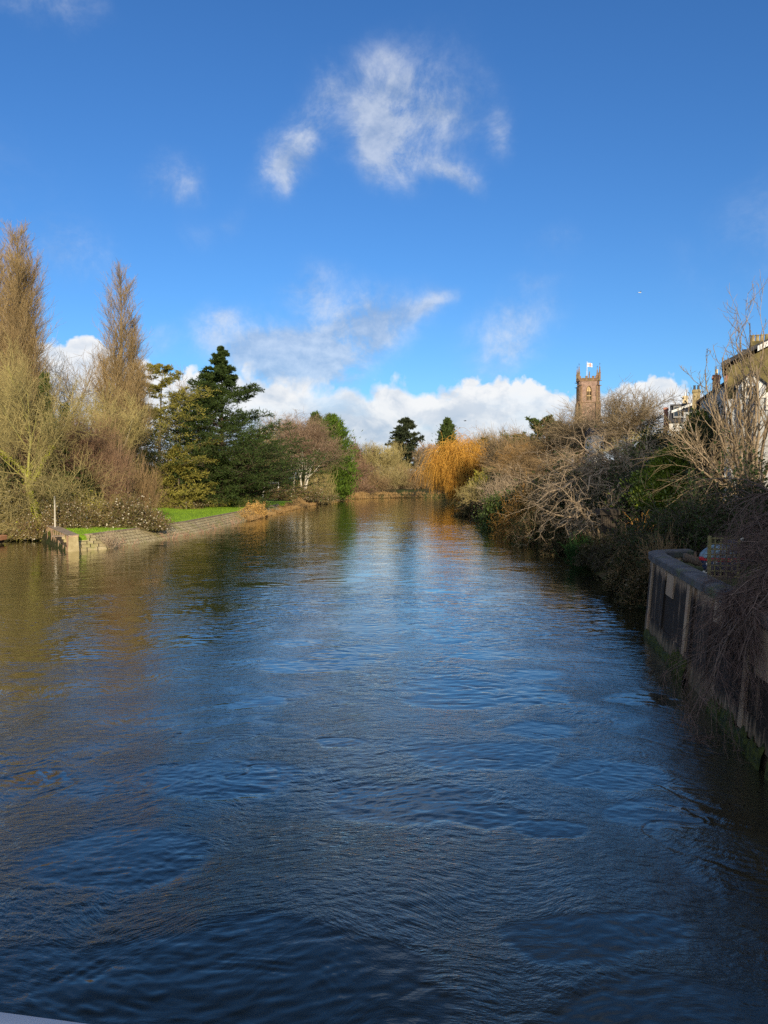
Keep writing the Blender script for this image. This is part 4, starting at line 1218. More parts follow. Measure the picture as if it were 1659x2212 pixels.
# ================================================================== small things on the banks
def bits():
    # slender pale post among the brambles
    x, y, z = spot(117, 72.5)
    p = empty('mooring_post', (x, y, 1.2), 'slender pale post standing beside the concrete end wall', 'post')
    h = at(117, 1072, 72.5)[2] - 1.2
    MB().frust(0, 0, -.3, h, .075, .065, 10).build('shaft', MS['pale_timber'], p)
    MB().frust(0, 0, h + .002, h + .06, .085, .06, 10).build('cap', MS['lead'], p)
    # tree stake
    l = spot(400, 122); l = (l[0], l[1], gz(l[0], l[1]))
    p = empty('tree_stake', l, 'short pale stake with a dark guard at the edge of the lawn', 'stake')
    MB().frust(.1, 0, -.2, 1.25, .10, .09, 8).build('stake', MS['pale_timber'], p)
    MB().frust(-.18, .05, -.2, 1.0, .14, .13, 8).build('guard', MS['dark_timber'], p)
    # pale open frame between the cedar and the birches
    a = xyz(586, 1042, 190); l = spot(592, 190)
    p = empty('garden_frame', (l[0], l[1], l[2]), 'pale open rectangular frame standing under the birches', 'frame')
    h = at(592, 1041, 190)[2] - l[2]; w = .5 * (at(602, 1041, 190)[0] - at(583, 1041, 190)[0])
    MB().box(-w - .14, -w + .14, -.1, .1, -.2, h).build('upright', MS['white_paint'], p)
    MB().box(w - .14, w + .14, -.1, .1, -.2, h).build('upright', MS['white_paint'], p)
    MB().box(-w + .142, w - .142, -.09, .09, h - .3, h - .02).build('crossbar', MS['white_paint'], p)

    # trellis on the garden side of the wall
    d = 25.2
    t0 = xyz(1531, 1258, d); t1 = xyz(1592, 1160, d)
    gzz = t0[2] - .25
    e = empty('trellis', (t0[0], d, gzz), 'square lattice timber trellis standing behind the river wall', 'trellis', rz=math.radians(-8))
    W, H = t1[0] - t0[0], t1[2] - gzz
    MB().box(-.05, .05, -.05, .05, -.3, H + .04).build('post', MS['trellis_wood'], e)
    MB().box(W - .03, W + .05, -.05, .05, -.3, H + .04).build('post', MS['trellis_wood'], e)
    m = MB(); n = 9
    for i in range(n + 1):
        z = .1 + (H - .14) * i / n
        m.box(.052, W - .032, -.022, -.004, z - .022, z + .022)
    for i in range(1, 5):
        x = W * i / 5
        m.box(x - .022, x + .022, -.003, .018, .08, H)
    m.build('lattice', MS['trellis_wood'], e)
    # second weathered trellis further right
    t2 = xyz(1640, 1262, 21.5)
    e = empty('trellis', (t2[0], 21.5, 2.7), 'weathered trellis half hidden under the weeping branches at the right edge', 'trellis', rz=math.radians(-8))
    MB().box(-.05, .05, -.05, .05, -.1, 1.35).build('post', MS['trellis_wood'], e)
    m = MB()
    for i in range(7): m.box(.052, 1.4, -.022, -.004, .12 + i * .2 - .02, .12 + i * .2 + .02)
    for i in range(1, 7): m.box(i * .21 - .02, i * .21 + .02, -.003, .018, .08, 1.36)
    m.build('lattice', MS['trellis_wood'], e)

    # bulging covered pile seen through the trellis
    c = xyz(1560, 1205, d + 1.0)
    e = empty('covered_pile', (c[0], d + 1.0, 2.8), 'pale blue and navy covered pile with a red band seen through the trellis', 'pile')
    def blob(cx, cz, rx, ry, rz_, z0f, z1f, seed):
        secs = []
        for j in range(9):
            f = z0f + (z1f - z0f) * j / 8
            s = math.sqrt(max(.03, 1 - (f * 2 - 1) ** 2 * .95))
            secs.append([(cx + rx * s * (1 + .14 * float(perlin(k * .9 + seed, f * 4, 3))) * math.cos(k * PI / 6), ry * s * math.sin(k * PI / 6), cz + rz_ * f) for k in range(12)])
        return MB().loft(secs)
    hz = (t1[2] - 2.8) * .86
    blob(0, -.1, .72, .5, hz * .98, 0, .52, 1).build('base', MS['sack_navy'], e, smooth=True)
    blob(0, -.1, .74, .52, hz * .98, .50, .60, 1).build('band', MS['sack_red'], e, smooth=True)
    blob(-.02, -.1, .72, .5, hz * .98, .585, 1., 2).build('cover', MS['sack_blue'], e, smooth=True)
    blob(.34, hz * .3, .3, .42, hz * .72, .2, 1., 5).build('side_cover', MS['sack_navy'], e, smooth=True)

    # fallen log
    c = xyz(1476, 1203, 28.5); c2 = xyz(1530, 1200, 27.)
    e = empty('fallen_log', (c[0], c[1], 3.0), 'dark fallen log lying behind the wall coping', 'log')
    secs = []
    dv = c2 - c
    for i in range(9):
        f = i / 8; q = dv * f; r = .17 + .02 * math.sin(i * 2.1)
        secs.append([(q[0] + r * .3 * math.cos(k * PI / 5), q[1] + r * math.cos(k * PI / 5), .1 + .03 * math.sin(i) + r * math.sin(k * PI / 5)) for k in range(10)])
    MB().loft(secs).build('trunk', MS['log_bark'], e, smooth=True)
    MB().frust(dv[0] * .45, dv[1] * .45 - .1, .2, .42, .06, .04, 7).build('branch_stub', MS['log_bark'], e)

    # timber planter box on the bank
    c = xyz(1298, 1131, 54.); q = xyz(1335, 1100, 54.)
    e = empty('planter_box', (c[0], 54., gz(c[0], 54.) - .1), 'dark timber retaining box with a lighter top board on the shaded bank', 'planter')
    zt = q[2] - e.location.z; w = q[0] - c[0]
    m = MB()
    for i in range(9):
        m.box(i * w / 9 + .01, (i + 1) * w / 9 - .01, 0, .08, -.4, zt - .42 - .06 * (i % 3))
    m.build('boards', MS['dark_timber'], e)
    MB().box(-.1, w + .15, -.08, 1.2, zt - .4, zt).build('top_beam', MS['dark_timber'], e)

    # birds
    def bird(name, loc, s, label, mat, rz, roll):
        e = empty(name, loc, label, 'bird', rz=rz)
        secs = []
        for t, r in ((-.5, .01), (-.4, .05), (-.2, .11), (.05, .13), (.25, .1), (.38, .07), (.46, .06), (.54, .015)):
            secs.append([(t * s, r * s * .9 * math.cos(k * PI / 4), r * s * math.sin(k * PI / 4)) for k in range(8)])
        MB().loft(secs).build('body', MS[mat], e, smooth=True)
        for sg in (-1, 1):
            v = []; 
            for f in np.linspace(0, 1, 8):
                zz = s * (.28 * math.sin(f * 2.0)) * roll; yy = sg * (.08 + f * 1.0) * s; ch = s * .28 * (1 - f ** 1.6) + .02
                xo = -.25 * s * f * f
                v += [(xo + ch * .5, yy, zz), (xo - ch * .5, yy, zz - .01)]
            MB().add(v, [(2 * i, 2 * i + 1, 2 * i + 3, 2 * i + 2) for i in range(7)]).build('wing', MS[mat], e)
        MB().add([(-.45 * s, 0, 0), (-.72 * s, .12 * s, 0), (-.72 * s, -.12 * s, 0)], [(0, 1, 2)]).build('tail', MS[mat], e)
    bird('flying_bird', at(1382, 632, 120), .55, 'white gull flying high to the right of centre in the blue sky', 'bird_white', .3, 1.)
    bird('flying_bird', at(1005, 909, 150), .6, 'dark bird flying low over the trees right of the domed evergreen', 'bird_dark', 2.9, .6)
bits()


# ================================================================== PLANTING
def bspot(Px, d, dz=0.): return spot(Px, d, dz)


# ---- left bank, back to front
rng = np.random.default_rng(23)
poplar('tall dense Lombardy poplar, the taller one at the left edge', 42, 490, 95, 6.6, ((0, 0, 1.), (-.45, .2, .92), (.45, .3, .9), (.15, -.4, .88)), dens=1.0)
poplar('poplar mostly cut off by the left edge of the picture', -32, 520, 96, 6., dens=.6)
poplar('slimmer poplar with forked tip standing right of the taller one', 254, 588, 105, 6.6, ((.15, 0, 1.), (1.1, .2, .83), (-1.1, .1, .66), (1.5, -.3, .62)), dens=.8)

bare('winter_tree', 'bare dark twigged round tree between the two poplars', spot(157, 112), hgt(157, 750, 112), 13, 'bark_grey', 'twig_grey', (9, 8, 7, 6), .6, tw=.016, up=.7)
bare('winter_tree', 'bare tree behind the slim poplar at its right foot', spot(285, 120), hgt(285, 850, 120), 9, 'bark_grey', 'twig_olive', (8, 7, 7, 6), .6, tw=.018, up=.6)
bare('winter_tree', 'thin bare tree poking up left of the cedar', spot(398, 140), hgt(398, 800, 140), 8, 'bark_grey', 'twig_grey', (8, 6, 6, 5), .65, tw=.018, up=.7)

bare('lichen_tree', 'olive lichen covered tree at the foot of the slim poplar', spot(243, 96), hgt(243, 838, 96), 9, 'bark_lichen', 'twig_lichen', (10, 8, 8, 7), .6, tw=.017, up=.5)
bare('lichen_tree', 'olive lichen covered tree behind the tall poplar', spot(8, 86), hgt(8, 800, 86), 10, 'bark_lichen', 'twig_lichen', (11, 8, 8, 7), .6, tw=.016, up=.6)
bare('lichen_tree', 'pale branched lichen tree at the right foot of the tall poplar', spot(70, 84), hgt(70, 815, 84), 8, 'bark_lichen', 'twig_lichen', (10, 8, 8, 7), .6, tw=.016, up=.6)
leafy_column('ivy_tree', 'narrow ivy covered trunk beside the tall poplar', spot(100, 83), hgt(100, 810, 83), 3.0, 'leaf_ivy', lambda t: np.clip(.75 - .55 * t, .05, 1), n=9000, ns=.22, nw=.16, lump=.35, seed=4)
leafy_column('ivy_tree', 'ivy clump climbing the round bare tree', spot(142, 103), hgt(142, 872, 103), 3.2, 'leaf_ivy', lambda t: np.clip(.8 - .5 * t, .05, 1), n=6000, ns=.25, nw=.18, lump=.4, seed=9)

bare('thorn_tree', 'reddish purple twiggy thorn tree behind the mossy trunk', spot(160, 84), hgt(160, 905, 84), 9, 'bark_dark', 'twig_red', (11, 9, 8, 7), .45, tw=.016, up=.25, stems=2)
bare('thorn_tree', 'brown twiggy thorn tree left of the fan shaped shrub', spot(203, 88), hgt(203, 900, 88), 8, 'bark_dark', 'twig_brown', (10, 8, 8, 6), .45, tw=.016, up=.3, stems=2)

conifer('pine_tree', 'yellow green sparse topped pine left of the cedar', spot(343, 127), hgt(343, 787, 127), 17., 'bark_grey', 'leaf_pine', n1=72, ang=(58, 88), up=.35, n2=11, n3=6, need=5, ns=.42, nw=.11, shp=lambda t: np.clip(1.0 - t, .06, 1) ** .6 * (.8 + .3 * np.sin(t * 37)), t0=.08, wob=.4)
conifer('cedar_tree', 'large dark green cedar with layered upswept branch tips', spot(478, 138), hgt(478, 752, 138), 25., 'bark_dark', 'leaf_cedar', n1=185, ang=(66, 90), up=.24, n2=18, n3=7, need=6, ns=.42, nw=.11, shp=lambda t: (np.clip(1.0 - t, .02, 1) ** 1.12) * np.where(t < .12, .9, 1), t0=.02, wob=.3)
conifer('spruce_tree', 'low spreading dark spruce in front of the cedar', spot(448, 133), hgt(448, 955, 133), 15., 'bark_dark', 'leaf_cedar', n1=80, ang=(75, 100), up=.1, n2=14, n3=6, need=5, ns=.42, nw=.11, t0=.02)
conifer('pine_tree', 'small olive pine bush below the tall pine', spot(385, 126), hgt(385, 965, 126), 10.5, 'bark_grey', 'leaf_pine', n1=64, ang=(70, 100), up=.1, n2=12, n3=6, need=4, ns=.45, nw=.15, t0=.02)

# ---- shrubs at the left, front row
bush('fan_shrub', 'reddish fan shaped coppice of straight upright stems', bspot(252, 83), 3.2, 2.5, hgt(252, 935, 83) * .95, stems=130, cm='twig_red', tm='twig_brown', n2=7, n3=3, droop=.12, ang=.34, wig=.05, spread=.8, tw=.012)
bush('fan_shrub', 'olive brown arching shrub at the left of the pine foot', bspot(312, 92), 4.5, 3, hgt(312, 990, 92), stems=90, cm='twig_brown', tm='twig_brown', n2=7, n3=4, droop=-.35, ang=.45, spread=.8, tw=.013)
bush('bramble_bush', 'mixed bramble thicket with whitish leaf glints at the lawn edge', bspot(272, 77.5), 5.5, 4, 3.4, stems=120, cm='twig_brown', n2=7, n3=4, droop=-.9, ang=.6, leaf='leaf_bramble', leafn=3, leafs=.17, spread=1., tw=.012)
bush('bramble_bush', 'brown bramble thicket spilling towards the lawn right of the others', bspot(318, 79), 3.6, 4, 2.2, stems=80, cm='twig_red', n2=7, n3=4, droop=-1., ang=.6, leaf='leaf_bramble', leafn=2, leafs=.16, spread=1., tw=.012)
bush('bramble_bush', 'yellow leaved bush among the brambles beside the pale post', bspot(190, 77.5), 4.2, 3.5, 3.7, stems=90, cm='twig_lichen', n2=7, n3=4, droop=-.6, ang=.5, leaf='leaf_yellow', leafn=2, leafs=.14, spread=1., tw=.012, leaf2='leaf_bramble', leaf2f=.6)
bush('bramble_bush', 'brown bramble thicket right behind the pale post', bspot(150, 75.5), 4.5, 3.5, 3., stems=90, cm='twig_brown', n2=7, n3=4, droop=-.8, ang=.5, leaf='leaf_bramble', leafn=3, leafs=.15, spread=1., tw=.012)
bush('bramble_bush', 'tangled bramble thicket between the mossy trunk and the end wall', bspot(105, 80, .3), 5.5, 3, 4.4, stems=110, cm='twig_olive', n2=7, n3=4, droop=-.7, ang=.5, leaf='leaf_bramble', leafn=3, leafs=.15, spread=1., tw=.012, leaf2='leaf_ivy', leaf2f=.35)


for lb, px, py, d, w, h_, lf, sd in (('ivy clad thicket tree dark green between the leaning tree and the purple thorn', 112, 905, 81, 4.2, 0, 'leaf_ivy', 21), ('dark ivy clad stump left of the mossy leaning tree', 22, 985, 80, 4.5, 0, 'leaf_ivy_dark', 22),
                                 ('holly green bush low behind the brambles', 168, 1010, 82, 4.2, 0, 'leaf_ivy_dark', 23), ('ivy mass low behind the fan shaped shrub', 225, 985, 88, 4.5, 0, 'leaf_ivy', 24)):
    leafy_column('ivy_tree', lb, spot(px, d), hgt(px, py, d), w, lf, lambda t: np.clip(.9 - .7 * t ** 2, .05, 1), n=5500, ns=.24, nw=.17, lump=.5, seed=sd)


def leaning_tree():
    d = 76.5
    pts = [xyz(92, 1172, d), xyz(88, 1140, d), xyz(76, 1100, d), xyz(68, 1070, d), xyz(60, 1032, d), xyz(62, 990, d + .5), xyz(66, 955, d + 1), xyz(62, 900, d + 1), xyz(60, 850, d + 1)]
    base = pts[0]; P = np.array(pts) - base
    tr = dict(P=P[None], R=np.linspace(.25, .045, 9)[None], L=np.array([16.]))
    q = np.array([xyz(66, 1050, d), xyz(78, 1026, d), xyz(88, 1008, d), xyz(100, 985, d - .5), xyz(112, 968, d - 1), xyz(124, 950, d - 1), xyz(134, 938, d - 1)]) - base
    q2 = np.array([xyz(62, 1036, d), xyz(48, 1014, d), xyz(34, 1000, d), xyz(18, 990, d - .5), xyz(4, 976, d - 1), xyz(-8, 965, d - 1), xyz(-20, 950, d - 1)]) - base
    lim = dict(P=np.stack([q, q2]), R=np.stack([np.linspace(.14, .035, 7)] * 2), L=np.array([9., 9.]))
    b1 = grow(tr, 16, (.42, 1.), (30, 60), (.2, .38), None, rr=.5, rmin=.04, S=7, wig=.09, up=.5)
    b1b = grow(lim, 7, (.25, 1.), (25, 60), (.35, .6), None, rr=.5, rmin=.03, S=6, wig=.1, up=.5)
    low = grow(tr, 12, (.08, .4), (50, 95), (.3, .55), None, rr=.25, rmin=.03, rmax=.08, S=8, wig=.09, up=-.25)
    g = Geo()
    for b in (b1, b1b, low):
        c2 = grow(b, 8, (.15, 1.), (25, 55), (.35, .6), None, rr=.6, rmin=.02, S=5, wig=.1, up=.25)
        c3 = grow(c2, 7, (.15, 1.), (25, 60), (.35, .65), None, rr=.6, rmin=.015, S=4, wig=.12, up=.15)
        c4 = grow(c3, 4, (.1, 1.), (25, 60), (.4, .8), None, rr=.7, rmin=.012, S=3, wig=.14)
        for c in (c2, c3, c4):
            c['P'][:, :, 2] = np.maximum(c['P'][:, :, 2], -base[2] + .05); g.tubes(c, 3)
    # moss and ivy clothing the trunk
    p, T = leaf_pts(tr, 1500, .05, .55, .16); g.leaves(p, rng.normal(size=p.shape), .16, .13, 1)
    p, T = leaf_pts(lim, 350, .1, .7, .12); g.leaves(p, rng.normal(size=p.shape), .15, .12, 1)
    tree_obj('leaning_tree', 'leaning tree with yellow green mossy trunk overhanging the water at the left', 'tree', tuple(base), [tr, lim, b1], g, 'bark_moss', ['twig_lichen', 'leaf_moss'], k=8)
leaning_tree()
bush('bramble_bush', 'arching bramble mass overhanging the water at the far left edge', (at(18, 1100, 77.5)[0], 77.5, .7), 7.5, 3, 4.6, stems=150, cm='twig_olive', tm='twig_lichen', n2=8, n3=4, droop=-1.2, ang=.7, leaf='leaf_bramble', leafn=2, leafs=.15, spread=1., tw=.013)
bush('bramble_bush', 'low brown bramble stems trailing into the water left of the end wall', (at(62, 1150, 76)[0], 76.2, .25), 5., 2, 2.6, stems=110, cm='twig_brown', tm='twig_lichen', n2=7, n3=4, droop=-1.5, ang=.8, leaf='leaf_bramble', leafn=1, leafs=.15, spread=1., tw=.013, leaf2='leaf_moss', leaf2f=.2)
bush('bramble_bush', 'brown undergrowth behind the mossy leaning trunk', bspot(40, 82, .2), 9, 3, 6.5, stems=150, cm='twig_brown', n2=8, n3=5, droop=-.5, ang=.45, leaf='leaf_bramble', leafn=2, leafs=.16, spread=1., tw=.014)
bush('shrub', 'brown dead leaved shrub behind the short stake', bspot(392, 126), 6.5, 3, 2.6, stems=90, cm='twig_red', n2=7, n3=4, droop=-.8, ang=.6, leaf='leaf_bramble', leafn=3, leafs=.2, spread=1., tw=.015)
bush('shrub', 'low dark green undergrowth along the foot of the cedar', bspot(478, 134), 15, 3, 2.2, stems=150, cm='twig_olive', n2=7, n3=4, droop=-.8, ang=.6, leaf='leaf_ivy', leafn=4, leafs=.24, spread=1., tw=.015)
bush('shrub', 'brownish undergrowth along the lawn below the pine', bspot(345, 122), 9, 3, 2.6, stems=120, cm='twig_brown', n2=7, n3=4, droop=-.7, ang=.6, leaf='leaf_pine', leafn=3, leafs=.2, spread=1., tw=.015)

# ---- birches and neighbours
def birch(label, Px, Py, d, wid, stems, lean=(0, 0), cm='twig_birch', droop=.35):
    return bare('birch_tree', label, spot(Px, d), hgt(Px, Py, d), wid, 'bark_birch', cm, (12, 8, 7, 6), .85, r=.26, ang=(20, 45), up=.5, wig=.06, tw=.020, stems=stems, droop=droop, lean=lean, t1=(.42, 1.))
birch('white stemmed birch leaning right with a reddish brown crown', 634, 892, 190, 13, 1, (.10, 0))
birch('multi stemmed white birch nearest the water with drooping brown twigs', 655, 900, 184, 14, 3)
birch('slender leaning birch at the right edge of the cedar', 566, 985, 176, 7, 1, (.16, 0), 'twig_olive', 0)
bare('winter_tree', 'olive bare tree between the cedar and the birches', spot(588, 205), hgt(588, 925, 205), 17, 'bark_grey', 'twig_olive', (11, 8, 8, 7), .55, tw=.026, up=.5)
bare('winter_tree', 'thin pale bare tree tops rising behind the birches', spot(600, 240), hgt(600, 893, 240), 13, 'bark_grey', 'twig_grey', (10, 7, 7, 6), .65, tw=.026, up=.9)
bare('winter_tree', 'brown bare tree in the gap right of the cedar', spot(548, 215), hgt(548, 955, 215), 13, 'bark_grey', 'twig_brown', (10, 8, 8, 6), .5, tw=.026, up=.5)
bush('shrub', 'brown and green undergrowth beneath the birches', bspot(598, 182), 24, 5, 4.2, stems=170, cm='twig_brown', n2=7, n3=4, droop=-.6, ang=.5, leaf='leaf_bramble', leafn=2, leafs=.3, spread=1., tw=.022, leaf2='leaf_ivy', leaf2f=.4)
bush('fan_shrub', 'pale arching willow shrub fanning over the bank right of the birches', bspot(684, 190), 9, 4, 11, stems=150, cm='twig_lichen', tm='twig_pale', n2=7, n3=4, droop=-.45, ang=.75, spread=.6, tw=.024)
leafy_column('cypress_tree', 'tall bright green cypress with a ragged pointed top', spot(716, 222), hgt(726, 905, 222), 10.8, 'leaf_leyland', lambda t: np.clip(1.02 - .35 * t - .55 * t ** 6, .05, 1) * np.clip(.55 + 3 * t, .3, 1), n=26000, ns=.85, nw=.26, lump=.55, seed=1)
leafy_column('cypress_tree', 'duller olive cypress just left of the bright green one', spot(682, 232), hgt(678, 893, 232), 9.5, 'leaf_ivy', lambda t: np.clip(1.0 - .5 * t - .4 * t ** 5, .05, 1), n=22000, ns=.75, nw=.28, lump=.4, seed=2)

# ---- far bend, each tree with its own shape
far = [
    ('birch_tree', 'slim pale birch first in the row past the cypress', 768, 948, 285, 9, 'bark_birch', 'twig_red', .9),
    ('winter_tree', 'spindly bare tree second past the cypress', 796, 955, 290, 9, 'bark_grey', 'twig_olive', .9),
    ('winter_tree', 'broad olive bare tree in the middle of the far row', 826, 962, 285, 12, 'bark_grey', 'twig_lichen', .6),
    ('winter_tree', 'rounded pale green bare tree left of the dark spruce', 848, 952, 320, 9, 'bark_grey', 'twig_lichen', .4),
    ('winter_tree', 'grey bare tree just right of the dark spruce', 912, 965, 310, 10, 'bark_grey', 'twig_grey', .6),
    ('winter_tree', 'reddish bare tree between the spruce and the domed evergreen', 932, 955, 325, 9, 'bark_dark', 'twig_red', .6),
    ('thorn_tree', 'red brown bush like tree at the end of the cypress', 760, 985, 262, 12, 'bark_dark', 'twig_red', .4),
    ('winter_tree', 'grey bare tree peeping over the far left bank', 742, 965, 300, 10, 'bark_grey', 'twig_grey', .7),
]
for nm, lb, px, py, d, w, tm, cm, up in far:
    bare(nm, lb, spot(px, d), max(hgt(px, py, d), 5), w, tm, cm, (10, 8, 7, 6), .6, tw=.034, up=up, group='bare trees along the far bend')
bl = [
    ('brown leafless bush in shade where the river bends', 880, 1002, 281, 15, 'twig_brown', -.6), ('olive bush left of the bend', 836, 1000, 276, 14, 'twig_olive', -.5),
    ('pale brown bush at the waterside on the far left bank', 800, 1015, 265, 13, 'twig_brown', -.5), ('reddish bush beside the cypress foot', 765, 1025, 255, 12, 'twig_red', -.4),
    ('dark brown bush directly left of the orange willow', 915, 1005, 284, 13, 'twig_brown', -.6), ('grey brown bush behind the bend below the spruce', 860, 990, 300, 16, 'twig_lichen', -.4),
    ('grey bush behind the orange willow trunk', 940, 1000, 300, 14, 'twig_olive', -.4)]
for lb, px, py, d, w, cm, dr in bl:
    l = spot(px, d); l = (l[0], l[1], max(l[2], .2))
    bush('shrub', lb, l, w, 6, (at(px, py, d)[2] - l[2]) * .95, stems=110, cm=cm, tm='twig_grey', n2=8, n3=5, droop=dr, ang=.45, spread=1., tw=.036, group='bushes along the far bend')
conifer('spruce_tree', 'dark blue green spruce standing alone above the far bend', spot(879, 330), hgt(879, 906, 330), 14.5, 'bark_dark', 'leaf_spruce', n1=80, ang=(70, 98), up=.25, n2=10, n3=5, need=5, ns=1.0, nw=.36, shp=lambda t: np.clip(1.02 - t, .05, 1) ** .62, t0=.25, wob=.4)
leafy_column('domed_evergreen', 'dark round topped evergreen behind the orange willow', spot(966, 340), hgt(967, 905, 340), 11.5, 'leaf_redwood', lambda t: np.clip(1.15 - .55 * t - .5 * t ** 7, .1, 1) * np.where(t > .5, .72, 1.), n=20000, ns=.9, nw=.5, lump=.45, seed=6)

def woodland():
    g = Geo()
    M = 150
    x = rng.uniform(-330, 230, M); y = rng.uniform(345, 520, M)
    base = np.stack([x, y, ground(x, y)], 1)
    H = rng.uniform(9, 15, M)
    tr = stem(base, (0, 0, 1), H * .6, .25, S=5, wig=.05)
    b1 = grow(tr, 9, (.25, 1), (25, 60), (.5, .9), None, rr=.5, rmin=.08, S=5, wig=.1, up=.5)
    b2 = grow(b1, 8, (.15, 1), (25, 60), (.35, .6), None, rr=.6, rmin=.06, S=4, wig=.12, up=.3)
    b3 = grow(b2, 6, (.1, 1), (25, 60), (.4, .8), None, rr=.6, rmin=.05, S=3, wig=.12)
    for b in (tr, b1, b2, b3): g.tubes(b, 3)
    o = g.build('distant_wood', None, [MT['wood_far']]); tag(o, 'distant leafless woodland beyond the bend of the river', 'woodland', kind='stuff')
woodland()

def left_thicket():
    g = Geo()
    M = 260
    x0 = rng.uniform(-125, -12, M); y = rng.uniform(125, 255, M)
    x = np.minimum(x0, XL(y) - 18)
    k = ~((x > -70) & (y < 140)); x, y = x[k], y[k]
    base = np.stack([x, y, ground(x, y)], 1); M = len(x)
    st = stem(base, rng.normal(size=(M, 3)) * .2 + np.array([0, 0, 1]), rng.uniform(4, 9, M), .1, S=6, wig=.08)
    b1 = grow(st, 9, (.1, 1), (25, 60), (.3, .6), None, rr=.6, rmin=.035, S=5, wig=.1, up=.3)
    b2 = grow(b1, 8, (.1, 1), (25, 60), (.3, .6), None, rr=.6, rmin=.028, S=4, wig=.12)
    b3 = grow(b2, 4, (.1, 1), (25, 60), (.4, .8), None, rr=.6, rmin=.024, S=3, wig=.12)
    for b in (st, b1, b2, b3): g.tubes(b, 3)
    o = g.build('undergrowth', None, [MT['twig_brown']]); tag(o, 'brown leafless undergrowth filling the gaps behind the left bank trees', 'undergrowth', kind='stuff')
left_thicket()

# ---- reeds and dead growth along the left waterline
def reeds():
    g = Geo()
    N = 42000
    y = 112 + rng.random(N) ** 1.25 * 160
    f = rng.random(N)
    wdt = np.interp(y, [112, 125, 150, 200, 270], [.4, 1.2, 2.2, 4.0, 5.])
    x = XL(y) - f * wdt + .4
    cl = perlin(x * .35, y * .22, 91) + .5 * perlin(x * 1.1, y * .7, 92)
    k = rng.random(N) < np.clip(.55 + cl, .08, 1); x, y, cl = x[k], y[k], cl[k]
    p = np.stack([x, y, np.maximum(ground(x, y), .0)], 1)
    h = np.clip(.6 + .5 * cl, .2, 1.5) * rng.uniform(.5, 1.2, len(x)) * np.interp(y, [112, 260], [.9, 1.5])
    d = rng.normal(size=p.shape) * .38 + np.array([0, 0, 1.])
    g.leaves(p, d, h, .05 * np.interp(y, [112, 260], [.8, 1.6]), 0)
    o = g.build('bank_reeds', None, [MT['reed']]); tag(o, 'straw and rust coloured reeds and dead grass along the left waterline', 'reeds', kind='stuff')
reeds()
def on_bank(y, u=0.): x = float(XL(y)) - u; return (x, y, max(gz(x, y), -.1))
bush('autumn_shrub', 'straw yellow leaved shrub at the waterside below the end of the lawn', on_bank(122, .8), 2.8, 3.0, 2.5, stems=90, cm='twig_brown', n2=7, n3=4, droop=-.3, ang=.5, leaf='leaf_autumn', leafn=3, leafs=.2, spread=1., tw=.014)
bush('autumn_shrub', 'grey brown leafless shrub left of the yellow leaved one', on_bank(115, .9), 2.2, 2.4, 1.8, stems=70, cm='twig_grey', n2=7, n3=4, droop=-.3, ang=.5, leaf='leaf_autumn', leafn=1, leafs=.16, spread=1., tw=.013)
bush('bank_shrub', 'pale leafless shrub growing from the embankment nearest the end wall', on_bank(67.3, .5), 1.6, 1.6, 1.9, stems=34, cm='twig_pale', tm='twig_pale', n2=5, n3=3, droop=-.2, ang=.5, spread=.6, tw=.009)
for lb, y, u, s in (('low straw coloured clump at the foot of the embankment by the pale shrub', 69.6, .25, 1.1), ('red stemmed clump at the waterline, first past the pale shrub', 78.6, .35, 1.0), ('red stemmed clump at the waterline with a taller pale sprig', 82.5, .3, 1.05),
                    ('small red stemmed clump alone at the waterline', 88.0, .2, .7), ('large red stemmed clump at the waterline, in the middle of the embankment', 93.5, .35, 1.35), ('red stemmed clump merging into the straw coloured growth', 103., .4, 1.3), ('rusty clump at the waterline before the grey brown shrub', 109., .4, 1.5)):
    bush('waterside_clump', lb, on_bank(y, u), 2.0 * s, 2.6 * s, 1.0 * s * rng.uniform(.7, 1.2), stems=20, cm='dogwood' if 'red' in lb else 'reed', tm='dogwood' if 'red' in lb else 'reed', n2=3, n3=2, droop=-.1, ang=.55, spread=1., tw=.009, group='clumps along the foot of the embankment', cat='clump')

# ---- right bank, far to near
bare('winter_tree', 'grey bare tree on the skyline right of the orange willow', spot(1052, 262), hgt(1052, 928, 262), 16, 'bark_grey', 'twig_grey', (11, 8, 8, 6), .5, tw=.03, up=.5)
bare('winter_tree', 'grey bare tree low on the skyline behind the orange willow', spot(1018, 280), hgt(1018, 940, 280), 16, 'bark_grey', 'twig_grey', (11, 8, 8, 6), .5, tw=.03, up=.5)
leafy_column('evergreen_bush', 'dark evergreen mass behind the willow top', spot(1046, 240), hgt(1046, 948, 240), 10, 'leaf_ivy_dark', lambda t: np.sqrt(np.clip(1 - t ** 2, .02, 1)), n=8000, ns=.7, nw=.4, lump=.4, seed=12)
bush('osier_grove', 'tall grove of straight upright pale twigs right of the willow', bspot(1092, 176), 9.5, 9, hgt(1082, 925, 176) * .93, stems=230, cm='twig_grey', tm='twig_grey', n2=8, n3=4, droop=.1, ang=.2, wig=.05, spread=1., tw=.024)
bush('osier_grove', 'second grove of upright grey twigs further right', bspot(1124, 160), 9, 8, hgt(1118, 930, 160) * .9, stems=190, cm='twig_brown', tm='twig_grey', n2=8, n3=4, droop=.1, ang=.22, wig=.05, spread=1., tw=.022)
conifer('fir_tree', 'dark green fir between the upright twigs and the church', spot(1174, 168), hgt(1174, 902, 168), 15, 'bark_dark', 'leaf_redwood', n1=60, ang=(60, 88), up=.3, n2=11, n3=5, need=5, ns=.55, nw=.22, t0=.1, shp=lambda t: np.clip(1 - t, .04, 1) ** .55)
